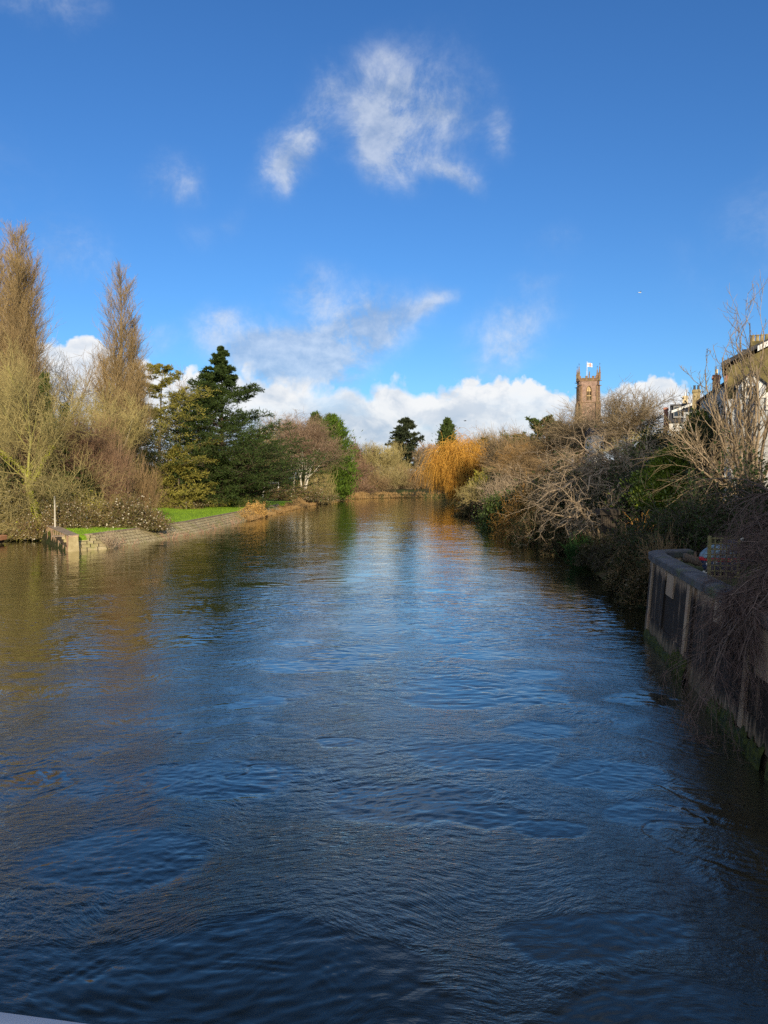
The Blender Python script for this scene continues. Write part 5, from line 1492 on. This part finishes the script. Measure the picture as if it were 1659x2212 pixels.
weeping('orange_willow', 'orange twigged willow bush below the dark fir', spot(1152, 142), hgt(1152, 950, 142) * 1.0, 10.5, 'bark_grey', 'twig_orange', 14, 8, 15, (.3, .6), tw=.022)
weeping('weeping_willow', 'golden orange weeping willow trailing into the water on the right bank', (22.3, 204., .9), at(985, 943, 203)[2] - .7, 17.5, 'bark_grey', 'twig_willow', 20, 9, 26, (.25, .62), tw=.034, lean=(-.12, -.06))
weeping('weeping_willow', 'low golden willow curtain touching the water below the big one', (18.9, 200., .6), 10.6, 5.2, 'bark_grey', 'twig_willow', 12, 8, 18, (.5, .9), tw=.032, lean=(-.1, -.05))
bush('shrub', 'olive twiggy shrub beside the foot of the orange willow', (at(1044, 1050, 150)[0], 150, max(.8, gz(at(1044, 1050, 150)[0], 150))), 8.5, 6, 5.6, stems=160, cm='twig_lichen', tm='twig_pale', n2=8, n3=5, droop=-.7, ang=.55, spread=1., tw=.02)
bush('shrub', 'yellow green leaved bush at the right shoulder of the willow', (at(1040, 1010, 166)[0], 166, 3), 4.5, 4, 5., stems=70, cm='twig_lichen', n2=7, n3=4, droop=-.5, ang=.5, leaf='leaf_yellow', leafn=3, leafs=.3, spread=1., tw=.02)
def palm():
    l = xyz(1047, 1035, 148); g0 = gz(l[0], 148.)
    e = empty('fan_leaved_shrub', (l[0], 148, g0), 'pale green fan leaved shrub catching the sun right of the willow', 'shrub')
    b = stem(np.zeros((5, 3)), rng.normal(size=(5, 3)) * .25 + np.array([0, 0, 1]), l[2] - g0 + 1., .12, S=6, wig=.04, tip=.7)
    Geo().tubes(b, 5).build('stem', e, [MT['bark_grey']])
    g = Geo()
    c = b['P'][:, -1]
    for p in c:
        for i in range(26):
            a = rng.uniform(0, 2 * PI); el = rng.uniform(-.3, 1.2)
            d = np.array([math.cos(a) * math.cos(el), math.sin(a) * math.cos(el), math.sin(el)])
            q = p + d * .9
            n = 7
            side = np.cross(d, (0, 0, 1.)); side /= np.linalg.norm(side)
            dd = np.array([d + side * math.tan(f) for f in np.linspace(-.75, .75, n)])
            g.leaves(np.repeat(q[None], n, 0), dd + [0, 0, -.1], .85, .17, 0, flat=1.)
    g.build('foliage', e, [MT['leaf_palm']])
palm()
bush('twig_shrub', 'pale upright twiggy shrub in front of the grove on the right bank', (at(1095, 1060, 112)[0], 112, gz(at(1095, 1060, 112)[0], 112)), 7, 5, 7.0, stems=110, cm='twig_pale', tm='twig_pale', n2=6, n3=3, droop=-.1, ang=.45, spread=.6, tw=.017, wig=.07)
bare('winter_tree', 'brown bare tree spreading below the church tower', spot(1225, 128), hgt(1225, 905, 128), 14, 'bark_grey', 'twig_brown', (12, 9, 8, 7), .5, tw=.02, up=.35)
bare('winter_tree', 'grey brown bare tree directly in front of the church tower foot', spot(1275, 120), hgt(1275, 868, 120), 13, 'bark_grey', 'twig_grey', (12, 9, 8, 7), .5, tw=.02, up=.4)
bare('winter_tree', 'spreading grey bare tree right of the church tower', spot(1362, 104), hgt(1362, 838, 104), 11.5, 'bark_grey', 'twig_grey', (12, 9, 9, 7), .5, tw=.016, up=.5)
bare('winter_tree', 'olive bare tree on the slope left of the mansard house', spot(1398, 90), hgt(1398, 925, 90), 9, 'bark_lichen', 'twig_lichen', (11, 8, 8, 7), .5, tw=.015, up=.3)
bare('winter_tree', 'brown bare tree on the slope behind the twisted tree', spot(1180, 110), hgt(1180, 968, 110), 14, 'bark_grey', 'twig_brown', (11, 8, 8, 7), .5, tw=.018, up=.3)


def twisted(label, base, pts, d0, spreadr=.5, n=(9, 9, 7, 5), wig=.28):
    """tree with long pale crooked limbs that arch out and droop"""
    base = np.array(base); P = [np.array(p) - base for p in pts]
    S = 9
    lim = []; R = []
    for p in P:
        t = np.linspace(0, 1, S)[:, None]
        mid = p * .5 + np.array([0, 0, np.linalg.norm(p) * .28])
        q = (1 - t) ** 2 * 0 + 2 * t * (1 - t) * mid + t * t * p + rng.normal(size=(S, 3)) * .16 * t
        lim.append(q); R.append(np.linspace(.17, .045, S))
    b = dict(P=np.array(lim), R=np.array(R), L=np.array([np.linalg.norm(p) for p in P]))
    b1 = grow(b, n[0], (.25, 1.), (25, 70), (.22, .42), None, rr=.55, rmin=.028, S=8, wig=wig * .8, up=-.35, tip=.4)
    b2 = grow(b1, n[1], (.15, 1.), (30, 70), (.3, .55), None, rr=.6, rmin=.015, S=7, wig=wig, up=-.3, tip=.5)
    b3 = grow(b2, n[2], (.1, 1.), (30, 70), (.3, .6), None, rr=.6, rmin=.0095, S=5, wig=wig, up=-.2, tip=.5)
    g = Geo().tubes(b2, 4).tubes(b3, 3)
    return tree_obj('twisted_tree', label, 'tree', tuple(base), [b, b1], g, 'twig_pale', ['twig_pale'])
def tw():
    bx = at(1370, 1050, 74)[0]; l = (bx, 74, gz(bx, 74) - .2)
    T = [xyz(1155, 1085, 66), xyz(1190, 1020, 68), xyz(1240, 975, 70), xyz(1215, 1060, 64), xyz(1300, 945, 71), xyz(1260, 1050, 62), xyz(1330, 1060, 62), xyz(1350, 950, 74), xyz(1400, 960, 76), xyz(1285, 1000, 66), xyz(1390, 1000, 66), xyz(1180, 1060, 70)]
    twisted('pale crooked twisted tree whose bright bare limbs arch down over the right bank', l, T, 74, n=(9, 7, 5))
    bx = at(1300, 1090, 60)[0]; l = (bx, 60, gz(bx, 60) - .2)
    T = [xyz(1180, 1110, 57), xyz(1220, 1080, 57), xyz(1260, 1100, 55), xyz(1330, 1090, 56), xyz(1210, 1120, 60)]
    twisted('lower crooked pale shrub below the twisted tree', l, T, 60, n=(7, 6, 4))
tw()

def rb(Px, Py, d): x = at(Px, Py, d)[0]; return (x, d, max(gz(x, d), .05) - .1)
# shaded waterside growth on the right bank
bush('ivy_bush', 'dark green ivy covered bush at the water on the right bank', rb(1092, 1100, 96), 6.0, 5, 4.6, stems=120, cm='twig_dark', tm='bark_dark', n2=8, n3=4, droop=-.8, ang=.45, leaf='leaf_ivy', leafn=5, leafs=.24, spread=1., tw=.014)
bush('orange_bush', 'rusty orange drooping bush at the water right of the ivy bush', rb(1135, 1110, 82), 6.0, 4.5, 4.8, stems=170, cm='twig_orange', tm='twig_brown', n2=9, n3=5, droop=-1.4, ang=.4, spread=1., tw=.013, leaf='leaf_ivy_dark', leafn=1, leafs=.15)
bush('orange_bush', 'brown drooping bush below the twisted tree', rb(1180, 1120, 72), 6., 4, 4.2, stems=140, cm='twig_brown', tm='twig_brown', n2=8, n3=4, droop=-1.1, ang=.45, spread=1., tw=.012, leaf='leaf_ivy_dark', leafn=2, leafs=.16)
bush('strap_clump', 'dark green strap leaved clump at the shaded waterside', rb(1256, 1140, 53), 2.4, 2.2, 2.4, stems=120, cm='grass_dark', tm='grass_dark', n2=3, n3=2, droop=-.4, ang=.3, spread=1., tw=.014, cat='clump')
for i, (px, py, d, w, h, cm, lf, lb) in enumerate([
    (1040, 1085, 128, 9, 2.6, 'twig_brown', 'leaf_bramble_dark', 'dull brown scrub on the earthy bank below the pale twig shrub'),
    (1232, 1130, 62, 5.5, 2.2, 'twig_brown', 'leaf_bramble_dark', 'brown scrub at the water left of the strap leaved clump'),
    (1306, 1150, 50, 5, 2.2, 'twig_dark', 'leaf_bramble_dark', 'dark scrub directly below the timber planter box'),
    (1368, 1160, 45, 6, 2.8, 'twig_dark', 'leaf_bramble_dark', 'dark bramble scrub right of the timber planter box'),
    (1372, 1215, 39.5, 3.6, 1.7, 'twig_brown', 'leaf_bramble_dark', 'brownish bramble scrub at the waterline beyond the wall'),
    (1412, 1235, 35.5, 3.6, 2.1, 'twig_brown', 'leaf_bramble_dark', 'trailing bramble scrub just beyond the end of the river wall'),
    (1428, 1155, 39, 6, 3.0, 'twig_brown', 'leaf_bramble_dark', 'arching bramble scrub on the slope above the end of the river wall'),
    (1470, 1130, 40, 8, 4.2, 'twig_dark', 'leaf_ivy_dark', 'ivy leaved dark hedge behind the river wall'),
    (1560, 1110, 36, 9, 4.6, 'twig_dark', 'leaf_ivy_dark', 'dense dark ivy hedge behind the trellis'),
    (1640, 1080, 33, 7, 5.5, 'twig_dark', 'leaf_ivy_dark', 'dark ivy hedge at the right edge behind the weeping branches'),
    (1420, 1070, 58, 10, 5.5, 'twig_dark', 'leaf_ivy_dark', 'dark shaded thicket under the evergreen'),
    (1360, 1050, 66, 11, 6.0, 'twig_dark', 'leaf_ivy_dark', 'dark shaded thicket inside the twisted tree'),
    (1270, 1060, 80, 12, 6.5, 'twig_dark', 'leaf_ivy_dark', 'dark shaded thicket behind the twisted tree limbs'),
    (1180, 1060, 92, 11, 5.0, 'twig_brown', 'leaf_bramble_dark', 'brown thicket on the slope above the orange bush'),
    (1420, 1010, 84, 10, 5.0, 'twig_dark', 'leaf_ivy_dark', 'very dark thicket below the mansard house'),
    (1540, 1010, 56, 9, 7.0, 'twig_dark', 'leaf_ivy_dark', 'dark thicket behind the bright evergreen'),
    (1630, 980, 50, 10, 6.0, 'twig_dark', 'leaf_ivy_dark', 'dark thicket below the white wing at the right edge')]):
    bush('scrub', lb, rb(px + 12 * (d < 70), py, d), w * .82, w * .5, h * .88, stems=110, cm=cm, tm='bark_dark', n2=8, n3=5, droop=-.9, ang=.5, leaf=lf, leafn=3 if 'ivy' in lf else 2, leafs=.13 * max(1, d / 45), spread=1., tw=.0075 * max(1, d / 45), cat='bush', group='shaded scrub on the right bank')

def evergreen():
    d = 58
    for lb, px, py, w, seed, n in (('tall dark evergreen with yellow green leaf tips below the stone chimney', 1506, 892, 3.0, 3, 8500), ('lower evergreen bush with sunlit leaf tips put into the leaf colour', 1466, 972, 5.6, 8, 13000)):
        l = spot(px, d - (3 if seed == 8 else 0)); dd = l[1]
        leafy_column('evergreen_tree', lb, l, hgt(px, py, dd), w, 'leaf_laurel', lambda t: np.sqrt(np.clip(1.03 - t ** 1.6, .03, 1)) * np.clip(.5 + 2.2 * t, .5, 1), n=n, ns=.26, nw=.16, lump=.42, seed=seed)
evergreen()
bush('stem_clump', 'small clump of arching orange stems in the dark scrub', rb(1392, 1105, 47), 3, 2, 2.6, stems=46, cm='twig_orange', tm='twig_orange', n2=4, n3=2, droop=-2.0, ang=.55, spread=.5, tw=.012)
bush('upright_shrub', 'leafless upright shrub with spreading stems just behind the wall end', rb(1432, 1190, 32.6), 1.6, 1.6, 3.0, stems=40, cm='twig_brown', tm='twig_grey', n2=5, n3=3, droop=-.1, ang=.5, spread=.4, tw=.008, wig=.06)


def ash():
    """multi stemmed ash sweeping up from the right with pale sunlit shoots"""
    d = 44.
    bx = at(1625, 1080, d)[0]; base = np.array([bx, d, gz(bx, d) - .2])
    tips = [(1470, 935, 40), (1490, 900, 42), (1530, 850, 43), (1520, 800, 44), (1560, 770, 44), (1600, 720, 45), (1625, 700, 44), (1650, 715, 43), (1680, 740, 43), (1590, 800, 41), (1640, 800, 40), (1500, 960, 39), (1480, 985, 40), (1700, 820, 42), (1570, 880, 39), (1545, 830, 45)]
    lim = []; R = []; S = 10
    for (px, py, dd) in tips:
        p = xyz(px, py, dd) - base
        t = np.linspace(0, 1, S)[:, None]
        mid = p * np.array([.62, .6, .38]) + rng.normal(size=3) * .2
        q = 2 * t * (1 - t) * mid + t * t * p + rng.normal(size=(S, 3)) * .07 * t
        lim.append(q); R.append(np.linspace(.13, .025, S))
    b = dict(P=np.array(lim), R=np.array(R), L=np.array([np.linalg.norm(l[-1]) for l in lim]))
    b1 = grow(b, 8, (.3, 1.), (20, 45), (.16, .32), None, rr=.6, rmin=.018, S=7, wig=.1, up=.75, tip=.45)
    b2 = grow(b1, 4, (.25, 1.), (25, 55), (.25, .5), None, rr=.6, rmin=.012, S=5, wig=.12, up=.6, tip=.6)
    b3 = grow(b2, 3, (.3, 1.), (25, 55), (.25, .5), None, rr=.7, rmin=.010, S=3, wig=.12, up=.5, tip=.7)
    low = dict(P=np.array(lim)[[0, 1, 11, 12, 14]], R=np.array(R)[[0, 1, 11, 12, 14]] * .7, L=b['L'][[0, 1, 11, 12, 14]])
    b4 = grow(low, 9, (.15, .9), (30, 70), (.3, .5), None, rr=.4, rmin=.014, S=8, wig=.08, up=-.5)
    b5 = grow(b4, 6, (.2, 1.), (25, 55), (.25, .45), None, rr=.6, rmin=.010, S=5, wig=.1, up=-.1)
    g = Geo().tubes(b2, 4).tubes(b3, 3).tubes(b4, 4).tubes(b5, 3)
    tree_obj('ash_tree', 'bare many stemmed ash with upright pale shoots in front of the white house wing', 'tree', tuple(base), [b, b1], g, 'twig_pale', ['twig_grey'])
ash()


def weeper():
    base = np.array([10.55, 17.6, 2.9])
    T = [xyz(1500, 1560, 17.6), xyz(1520, 1450, 18.2), xyz(1560, 1360, 18.), xyz(1600, 1420, 16.6), xyz(1580, 1330, 18.5), xyz(1600, 1150, 21.), xyz(1605, 1105, 21.), xyz(1640, 1090, 20.), xyz(1590, 1270, 18.8), xyz(1615, 1200, 18.5), xyz(1660, 1250, 17.), xyz(1530, 1500, 17.2), xyz(1640, 1330, 16.4), xyz(1690, 1150, 18)]
    lim = []; R = []; S = 11
    for p in T:
        p = p - base
        t = np.linspace(0, 1, S)[:, None]
        up = 2.4 if p[2] < .5 else 1.6
        mid = np.array([p[0] * .55, p[1] * .55, max(p[2], 0) + up])
        q = 2 * t * (1 - t) * mid + t * t * p + rng.normal(size=(S, 3)) * .07 * t
        lim.append(q); R.append(np.linspace(.075, .012, S))
    b = dict(P=np.array(lim), R=np.array(R), L=np.array([np.linalg.norm(np.diff(l, axis=0), axis=1).sum() for l in lim]))
    b1 = grow(b, 16, (.2, 1.), (25, 65), (.22, .42), None, rr=.55, rmin=.009, S=8, wig=.13, up=-.9, tip=.4)
    b2 = grow(b1, 7, (.1, 1.), (25, 60), (.25, .5), None, rr=.6, rmin=.0055, S=6, wig=.16, up=-.7, tip=.5)
    b3 = grow(b2, 5, (.1, 1.), (25, 60), (.3, .6), None, rr=.6, rmin=.0042, S=4, wig=.18, up=-.4, tip=.6)
    for c in (b1, b2, b3):
        W = c['P'] + base
        # keep the twigs on the river side of the wall face or above the coping
        m = (W[:, :, 2] < 3.25)
        xr = XR(W[:, :, 1]) + .05
        W[:, :, 0] = np.where(m & (W[:, :, 0] > xr) & (W[:, :, 0] < xr + 1.2), xr - .12 * rng.random(W[:, :, 0].shape), W[:, :, 0])
        W[:, :, 2] = np.maximum(W[:, :, 2], .06)
        c['P'] = W - base
    g = Geo().tubes(b2, 3).tubes(b3, 3)
    tree_obj('weeping_shrub', 'reddish grey weeping shrub cascading over the river wall to the water', 'tree', tuple(base), [b, b1], g, 'weeper_bark', ['weeper_twig'])
PM('weeper_bark', (.10, .072, .062), (.20, .15, .125), jit=.6)
PM('weeper_twig', (.085, .056, .05), (.19, .13, .11), jit=.7)
weeper()


def flowers():
    spots = [(1520, 1236, 25.6), (1527, 1239, 25.4), (1531, 1229, 25.7), (1534, 1244, 25.2), (1529, 1218, 25.9), (1545, 1215, 25.5), (1603, 1165, 23.5)]
    proto = None
    for i, (px, py, d) in enumerate(spots):
        p = xyz(px, py, d); g0 = 2.78
        lab = 'small white flower head on a thin stem behind the wall coping by the trellis'
        if proto is None:
            e = empty('white_flower', (p[0], p[1], g0), lab, 'flower', 'white flowers by the trellis')
            Geo().tubes(stem((0, 0, 0), (0, 0, 1), p[2] - g0, .006, S=4, wig=.02), 4).build('stem', e, [MT['grass_dark']])
            g = Geo(); n = 26
            c = np.tile(np.array([0, 0, p[2] - g0]), (n, 1))
            g.leaves(c, rng.normal(size=(n, 3)) * [1, 1, .5] + [0, 0, .2], .075, .04)
            g.build('flower_head', e, [MS['flower_white']])
            proto = e; h0 = p[2] - g0
        else:
            e = proto.copy(); C.objects.link(e); e.location = (p[0], p[1], p[2] - h0); e.rotation_euler = (0, 0, i * 1.3)
            for ch in proto.children:
                c2 = ch.copy(); C.objects.link(c2); c2.parent = e
flowers()

# ================================================================== LIGHT, SKY, CAMERA
def sky():
    w = bpy.data.worlds.new('World'); scene.world = w; w.use_nodes = True
    w.node_tree.nodes.clear()
    t = NT(w.node_tree)
    out = t.n('ShaderNodeOutputWorld')
    st = t.n('ShaderNodeTexSky', sky_type='NISHITA', sun_disc=False, sun_elevation=SUN_EL, sun_rotation=SUN_AZ, air_density=1.0, dust_density=.35, ozone_density=2.2, altitude=80.)
    STR = .125
    hs = t.n('ShaderNodeHueSaturation', {'Hue': .5, 'Saturation': 1.12, 'Value': 1.0, 'Color': st.outputs[0]}).outputs[0]
    hs = t.mix(1.0, hs, t.mix(t.ss(t.m('ARCSINE', t.n('ShaderNodeSeparateXYZ', {0: t.n('ShaderNodeTexCoord').outputs['Generated']}).outputs[2]), .5, 1.1), (1., 1., 1.), (.6, .66, .74)), 'MULTIPLY')
    skyc = t.mix(1.0, hs, (.52, .84, 1.22), 'MULTIPLY')
    d = t.n('ShaderNodeTexCoord').outputs['Generated']
    sp = t.n('ShaderNodeSeparateXYZ', {0: d})
    x, y, z = sp.outputs
    u = t.m('ARCTAN2', x, y); v = t.m('ARCSINE', z)
    # warped copies of azimuth and elevation give torn, irregular cloud edges
    nw = t.n('ShaderNodeTexNoise', {'Vector': d, 'Scale': 7.0, 'Detail': 7.0, 'Roughness': .62})
    ws = t.n('ShaderNodeSeparateXYZ', {0: nw.outputs['Color']})
    uw = t.m('ADD', u, t.m('MULTIPLY', t.m('SUBTRACT', ws.outputs[0], .5), .10))
    vw = t.m('ADD', v, t.m('MULTIPLY', t.m('SUBTRACT', ws.outputs[1], .5), .08))

    def ae(Px, Py):
        r = np.array(ray(Px, Py)); r /= np.linalg.norm(r)
        return math.atan2(r[0], r[1]), math.asin(r[2])
    K = 1 / F * 768 / 1659
    acc = None
    blobs = [(885, 225, 112, 72, 0, 1.05), (855, 320, 45, 60, .5, .7), (985, 370, 50, 22, -.6, .75), (1072, 292, 22, 40, .4, .5), (635, 310, 85, 32, .8, .8), (592, 395, 24, 42, .3, .7), (712, 205, 30, 50, .3, .25),
             (375, 385, 42, 42, -.5, .5), (150, 545, 70, 50, -.3, .45), (682, 635, 62, 42, 0, .6), (785, 712, 100, 48, .35, 1.25), (560, 752, 85, 50, -.2, 1.1), (665, 785, 95, 46, .3, 1.0), (930, 660, 42, 18, .3, .6), (1100, 735, 85, 48, .6, .75),
             (470, 692, 38, 24, 0, .6), (60, 8, 55, 22, 0, .35), (165, 35, 55, 30, .5, .3), (730, 805, 60, 24, .3, .55), (1165, 610, 40, 18, 0, .22), (415, 520, 40, 28, 0, .25), (505, 500, 30, 26, 0, .25), (1215, 525, 45, 30, 0, .25), (340, 735, 40, 24, .2, .35), (2150, 400, 300, 120, .1, .7), (-500, 300, 260, 100, 0, .7), (1350, -500, 260, 150, .2, .6)]
    for (bx, by, sx, sy, rot, amp) in blobs:
        u0, v0 = ae(bx, by)
        du = t.m('SUBTRACT', uw, u0); dv = t.m('SUBTRACT', vw, v0)
        c, s = math.cos(rot), math.sin(rot)
        a = t.m('MULTIPLY_ADD', du, c / (sx * K), t.m('MULTIPLY', dv, s / (sx * K)))
        b = t.m('MULTIPLY_ADD', du, -s / (sy * K), t.m('MULTIPLY', dv, c / (sy * K)))
        q = t.m('MULTIPLY_ADD', a, a, t.m('MULTIPLY', b, b))
        g = t.m('MULTIPLY', t.m('POWER', 2.718, t.m('MULTIPLY', q, -.72)), amp)
        acc = g if acc is None else t.m('ADD', acc, g)
    fine = t.noise(d, 13.0, 11, .68, .3)
    dens = t.m('MULTIPLY', acc, t.m('MULTIPLY_ADD', fine, 3.3, -.80))
    wisp = t.m('MULTIPLY', t.ss(dens, .02, 1.05), .68)
    # cumulus bank: height of its upper edge along the horizon
    fc = t.n('ShaderNodeFloatCurve')
    cv = fc.mapping.curves[0]
    pts = [(-600, 830), (-300, 760), (-60, 740), (60, 722), (150, 706), (200, 703), (240, 735), (290, 762), (360, 768), (430, 784), (500, 782), (560, 788), (640, 796), (740, 800), (830, 792), (900, 804), (960, 810), (1020, 804), (1080, 795), (1140, 778), (1190, 798), (1260, 812), (1330, 803), (1390, 792), (1440, 783), (1495, 796), (1560, 862), (1700, 900), (2300, 850)]
    lo, hi = -1.1, 1.1
    HM = .3
    xy = [((ae(a, b)[0] - lo) / (hi - lo), ae(a, b)[1] / HM) for a, b in pts]
    xy = [(0., .2)] + xy + [(1., .2)]
    cv.points[0].location = xy[0]; cv.points[1].location = xy[-1]
    for p in xy[1:-1]: cv.points.new(*p)
    for p in cv.points: p.handle_type = 'AUTO'
    fc.mapping.use_clip = True
    fc.mapping.update()
    w.node_tree.links.new(t.m('MULTIPLY_ADD', u, 1 / (hi - lo), -lo / (hi - lo)), fc.inputs['Value'])
    top = t.m('MULTIPLY', fc.outputs[0], HM)
    dw = t.n('ShaderNodeVectorMath', {0: d, 1: t.n('ShaderNodeVectorMath', {0: nw.outputs['Color'], 'Scale': .05}, operation='SCALE').outputs[0]}, operation='ADD').outputs[0]
    vor = t.n('ShaderNodeTexVoronoi', {'Vector': dw, 'Scale': 22.0, 'Detail': 3.0, 'Roughness': .55}, feature='F1').outputs['Distance']
    puff = t.m('MULTIPLY_ADD', vor, -.030, .012)
    puff = t.m('ADD', puff, t.m('MULTIPLY', t.m('SUBTRACT', t.noise(d, 30, 8, .6), .5), .030))
    top2 = t.m('ADD', top, puff)
    dep = t.m('SUBTRACT', top2, v)              # angular depth below the upper edge
    # the bank is crisp at left and right, soft and greyer in the middle
    uc = ae(720, 850)[0]
    mid = t.m('POWER', 2.718, t.m('MULTIPLY', t.m('POWER', t.m('ABSOLUTE', t.m('MULTIPLY', t.m('SUBTRACT', u, uc), 6.6)), 4.0), -1.0))
    crisp = t.n('ShaderNodeMapRange', {0: mid, 1: 0., 2: 1., 3: .008, 4: .020}).outputs[0]
    bank = t.m('DIVIDE', t.m('ADD', dep, .003), crisp, clamp=True)
    bank = t.m('SMOOTH_MIN', bank, 1.0, .3)
    hole = t.m('MULTIPLY', t.ss(t.noise(t.scl(d, (5, 5, 13)), 1.4, 6, .6), .50, .72), t.m('MULTIPLY_ADD', mid, .14, .10))
    bank = t.m('MULTIPLY', bank, t.m('SUBTRACT', 1.0, hole), clamp=True)
    # cloud tone: white tops, blue grey folds and bases
    fold = t.noise(t.scl(dw, (1, 1, 1.6)), 13.0, 8, .6, .3)
    lit = t.m('ADD', t.m('MULTIPLY', t.ss(fold, .34, .62), .75), t.m('MULTIPLY', t.ss(dep, .085, .0), .45))
    lit = t.m('SUBTRACT', lit, t.m('MULTIPLY', mid, .12), clamp=True)
    bankc = t.mix(lit, (.50, .60, .74), (1.0, 1.0, 1.0))
    bankc = t.mix(t.m('MULTIPLY', t.ss(v, .055, -.01), .55), bankc, (.66, .74, .84))
    wlit = t.ss(t.m('ADD', t.m('MULTIPLY', fold, .7), t.m('MULTIPLY', fine, .5)), .45, .75)
    wispc = t.mix(wlit, (.36, .47, .66), (.82, .87, .95))
    S = 1 / STR
    col = t.mix(wisp, skyc, t.mix(1.0, wispc, (S * .92, S * .92, S * .92), 'MULTIPLY'))
    col = t.mix(bank, col, t.mix(1.0, bankc, (S * .95, S * .95, S * .95), 'MULTIPLY'))
    # unseen white cloud added behind and beside the camera to lift ambient light
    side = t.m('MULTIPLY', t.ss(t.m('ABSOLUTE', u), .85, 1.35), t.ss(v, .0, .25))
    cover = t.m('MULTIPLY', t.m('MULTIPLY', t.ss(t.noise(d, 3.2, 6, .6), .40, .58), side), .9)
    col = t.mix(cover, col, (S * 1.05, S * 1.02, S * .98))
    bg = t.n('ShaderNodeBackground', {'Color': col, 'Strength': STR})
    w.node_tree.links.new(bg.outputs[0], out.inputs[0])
    w.cycles.sampling_method = 'MANUAL'; w.cycles.sample_map_resolution = 1024
sky()

ld = bpy.data.lights.new('sun', 'SUN'); ld.energy = 5.0; ld.angle = math.radians(.53); ld.color = (1.0, .84, .60)
lo = bpy.data.objects.new('sun', ld); C.objects.link(lo); lo.location = (20, -60, 60)
sd = Vector((math.sin(SUN_AZ) * math.cos(SUN_EL), math.cos(SUN_AZ) * math.cos(SUN_EL), math.sin(SUN_EL)))
lo.rotation_euler = sd.to_track_quat('Z', 'Y').to_euler()

cd = bpy.data.cameras.new('camera'); cam = bpy.data.objects.new('camera', cd); C.objects.link(cam)
cam.location = (0, 0, CAMZ); cam.rotation_euler = (PI / 2 - PITCH, 0, 0)
cd.sensor_fit = 'VERTICAL'; cd.sensor_height = 36.; cd.lens = F / 1024 * 36.
cd.clip_start = .05; cd.clip_end = 6000
scene.camera = cam
scene.view_settings.view_transform = 'Standard'; scene.view_settings.look = 'None'; scene.view_settings.exposure = 0; scene.view_settings.gamma = 1
scene.cycles.use_denoising = False
scene.cycles.max_bounces = 5; scene.cycles.diffuse_bounces = 2; scene.cycles.glossy_bounces = 3; scene.cycles.transmission_bounces = 2; scene.cycles.transparent_max_bounces = 4
scene.cycles.caustics_reflective = False; scene.cycles.caustics_refractive = False
scene.cycles.sample_clamp_indirect = 4.
